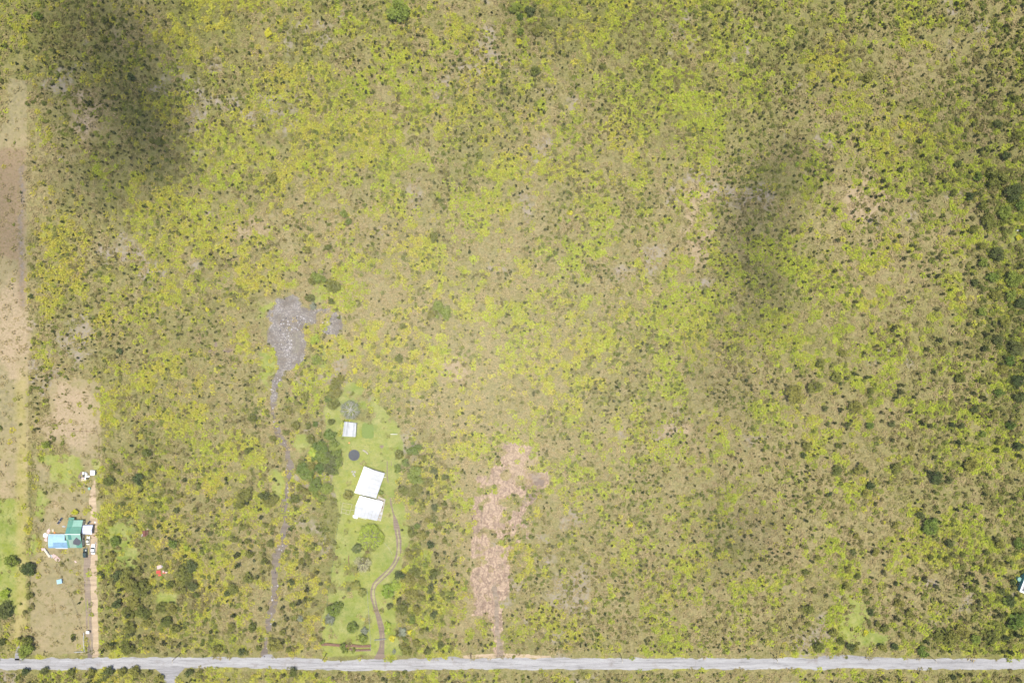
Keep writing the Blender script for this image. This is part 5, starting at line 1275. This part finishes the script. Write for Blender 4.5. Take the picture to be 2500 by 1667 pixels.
for i_ in range(3):
    for j_ in range(5):
        u0, v0 = .75 + j_ * 1.02, .75 + i_ * 1.75; f = lambda u, v: rp(u, v, 4.2 + u * .2 + .10)
        pl = MB().slab([f(u0, v0), f(u0 + .96, v0), f(u0 + .96, v0 + 1.6), f(u0, v0 + 1.6)], .05).build('solar_panel', MATS['solar_cell'], rb_)
        MB().slab([up(f(u0 - .02, v0 - .04), -.055), up(f(u0 + .98, v0 - .04), -.055), up(f(u0 + .98, v0 + 1.64), -.055), up(f(u0 - .02, v0 + 1.64), -.055)], .02).build('frame', MATS['metal_white_and_slope_shade'], pl)
cpx = empty('teal_carport', (0, 0, 0), 0, 'pale teal lean-to roof above the solar-panelled house', 'carport')
q = [rp(1.2, 9.7, 3.2), rp(1.2, 13.5, 3.4), rp(8, 13.5, 3.4), rp(8, 9.7, 3.2)]
sheet('roof_sheet', q, .06, 'green_pale', cpx, 8, 1)
for p in q: MB().tube((p.x, p.y, 0), (p.x, p.y, p.z - .05), .07).build('post', MATS['wood_grey'], cpx)
tag(MB().tube((*at(2490, 1414, 2), 0), (*at(2490, 1414, 2), 2.0), 1.1, 1.1, 16).tube((*at(2490, 1414, 2), 2.0), (*at(2490, 1414, 2), 2.5), 1.12, .25, 16).build('water_tank', MATS['green_pale']), 'round pale green water tank between the trees and the solar-panelled house', 'water tank')
sk_ = empty('garden_seat', (0, 0, 0), 0, 'small white garden seat at the edge of the pale right-edge lawn', 'bench')
p = at(2483.5, 563)
MB().box(p[0] - .7, p[0] + .7, p[1] - .3, p[1] + .3, .4, .48).build('seat', MATS['paint_white'], sk_); MB().box(p[0] - .7, p[0] + .7, p[1] + .31, p[1] + .37, .4, .95).build('backrest', MATS['paint_white'], sk_)
for sx in (-.6, .6): MB().box(p[0] + sx - .04, p[0] + sx + .04, p[1] - .25, p[1] + .25, 0, .4).build('leg', MATS['paint_white'], sk_)
plant(2488, 580, 8, 'y', 'bright yellow and lime shrubs dotted over the scrub', lab='golden shrub beside the white garden seat at the right edge'); plant(2497, 572, 7, 'l', 'bright yellow and lime shrubs dotted over the scrub', lab='lime shrub right of the golden shrub at the right-edge lawn')

# ------------------------------------------------------------------ utility poles and wires
POLES = [48, 420, 786, 1148, 1520, 1899, 2286]
PH = 9.5; tops = []
pn = ['over the road at the far left', 'nearest the side road mouth', 'over the road below the white house yard', 'just left of the cleared strip entrance', 'right of the cleared strip, fourth gap along', 'second from the right end of the road', 'furthest right along the road']
for k, a in enumerate(POLES):
    wx, wy = at(a, 1613, PH); e = empty('utility_pole', (wx, wy, 0), 0, 'utility pole with a white crossarm ' + pn[k], 'utility pole', 'utility poles along the road')
    MB().tube((0, 0, -.2), (0, 0, PH), .17, .12, 8).build('shaft', MATS['bark'], e)
    MB().box(-.07, .07, -1.15, 1.15, PH - .35, PH - .2).build('crossarm', MATS['wood_pale'], e)
    for s in (-1.05, -.35, .35, 1.05): MB().tube((0, s, PH - .198), (0, s, PH), .06, .05, 6).build('insulator', MATS['paint_white'], e)
    tops.append((wx, wy))
for j, (s, lb) in enumerate(((-1.05, 'lowest'), (.35, 'middle'), (1.05, 'uppermost'))):
    mb = MB()
    pts = [(tops[0][0] - 74, tops[0][1])] + tops + [(tops[-1][0] + 76, tops[-1][1])]
    for (x0, y0), (x1, y1) in zip(pts, pts[1:]):
        prev = None
        for q_ in range(9):
            t = q_ / 8; p = (x0 + (x1 - x0) * t, y0 + (y1 - y0) * t + s, PH + .02 - 1.1 * 4 * t * (1 - t))
            if prev: mb.tube(prev, p, .018, .018, 3)
            prev = p
    tag(mb.build('power_line', MATS['wire']), lb + ' of the three thin wires strung between the utility poles', 'wire')

# ------------------------------------------------------------------ clouds high above the camera; they shade parts of the land
def cloud(name, blobs, zc, tmax, density, seed, step=7.0):
    m = bpy.data.materials.new(name); m.use_nodes = True; t = m.node_tree; t.nodes.clear()
    o_ = t.nodes.new('ShaderNodeOutputMaterial'); v = t.nodes.new('ShaderNodeVolumePrincipled'); v.inputs['Density'].default_value = density; v.inputs['Color'].default_value = (.97, .97, .97, 1); v.inputs['Anisotropy'].default_value = .3
    t.links.new(v.outputs[0], o_.inputs['Volume'])
    pts = [(*at(b[0], b[1]), b[2] * PX, b[3] * PX, b[4]) for b in blobs]
    x0 = min(p[0] - p[2] * 2.2 for p in pts); x1 = max(p[0] + p[2] * 2.2 for p in pts); y0 = min(p[1] - p[3] * 2.2 for p in pts); y1 = max(p[1] + p[3] * 2.2 for p in pts)
    gx = np.arange(x0, x1, step); gy = np.arange(y0, y1, step); X, Y_ = np.meshgrid(gx, gy)
    th = np.zeros(X.shape)
    wx = X + (fbm(X, Y_, 30, seed, 3) - .5) * 26; wy = Y_ + (fbm(X, Y_, 30, seed + 5, 3) - .5) * 26
    for cx, cy, rx, ry, a in pts: th += a * np.exp(-((wx - cx) / rx) ** 2 - ((wy - cy) / ry) ** 2)
    th = np.clip(th, 0, 1.25) * (.72 + .56 * fbm(X, Y_, 22, seed + 9, 3)) - .06
    th = np.clip(th, 0, None) * tmax
    X = X - SHX * zc; Y_ = Y_ - SHY * zc
    h, w_ = th.shape; idx = -np.ones((h, w_), int); V = []; 
    for i in range(h):
        for j in range(w_):
            idx[i, j] = len(V) // 2; V += [(X[i, j], Y_[i, j], zc + th[i, j] * .62), (X[i, j], Y_[i, j], zc - th[i, j] * .38)]
    F = []
    for i in range(h - 1):
        for j in range(w_ - 1):
            c = (idx[i, j], idx[i, j + 1], idx[i + 1, j + 1], idx[i + 1, j])
            if max(th[i, j], th[i, j + 1], th[i + 1, j + 1], th[i + 1, j]) > 0:
                F += [tuple(2 * k for k in c), tuple(2 * k + 1 for k in reversed(c))]
    me = mesh(name, V, F, m)
    bm = bmesh.new(); bm.from_mesh(me); bmesh.ops.remove_doubles(bm, verts=bm.verts, dist=.01)
    bmesh.ops.delete(bm, geom=[v_ for v_ in bm.verts if not v_.link_faces], context='VERTS'); bm.to_mesh(me); bm.free()
    o2 = obj('cloud', me); o2['kind'] = 'stuff'; o2['label'] = 'soft white cloud drifting above the scrub land'; return o2
cloud('cloud', [(340, 260, 110, 170, 1.0), (270, 90, 140, 100, .5), (400, 330, 60, 70, .45), (180, 240, 110, 140, .5), (240, 430, 150, 60, .35), (150, 60, 120, 80, .3)], 620, 74, .0165, 3)
cloud('cloud', [(1875, 500, 90, 105, .95), (1850, 640, 70, 90, .62), (1930, 400, 90, 60, .4), (1820, 780, 95, 130, .36), (1780, 1000, 110, 130, .24), (1790, 1300, 100, 100, .52), (2000, 180, 150, 130, .2)], 640, 60, .0135, 7)
cloud('cloud', [(15, 560, 55, 140, .7), (2380, 330, 190, 260, .42), (1330, 50, 100, 70, .5), (2500, 760, 90, 260, .35)], 600, 50, .012, 11)

# ------------------------------------------------------------------ thin air haze
HZ = 0.000027
m = bpy.data.materials.new('haze'); m.use_nodes = True; t = m.node_tree; t.nodes.clear()
o_ = t.nodes.new('ShaderNodeOutputMaterial'); v = t.nodes.new('ShaderNodeVolumePrincipled'); v.inputs['Density'].default_value = HZ; v.inputs['Color'].default_value = (.97, .97, .96, 1); v.inputs['Anisotropy'].default_value = -0.70   # scatter turned backwards to make the pale glow round the point opposite the sun
t.links.new(v.outputs[0], o_.inputs['Volume'])
hz = MB().box(-3100, 3100, -3100, 3100, -1.0, CAMH + 6).build('haze', m); hz['kind'] = 'stuff'; hz['label'] = 'thin bright haze in the air over the land'
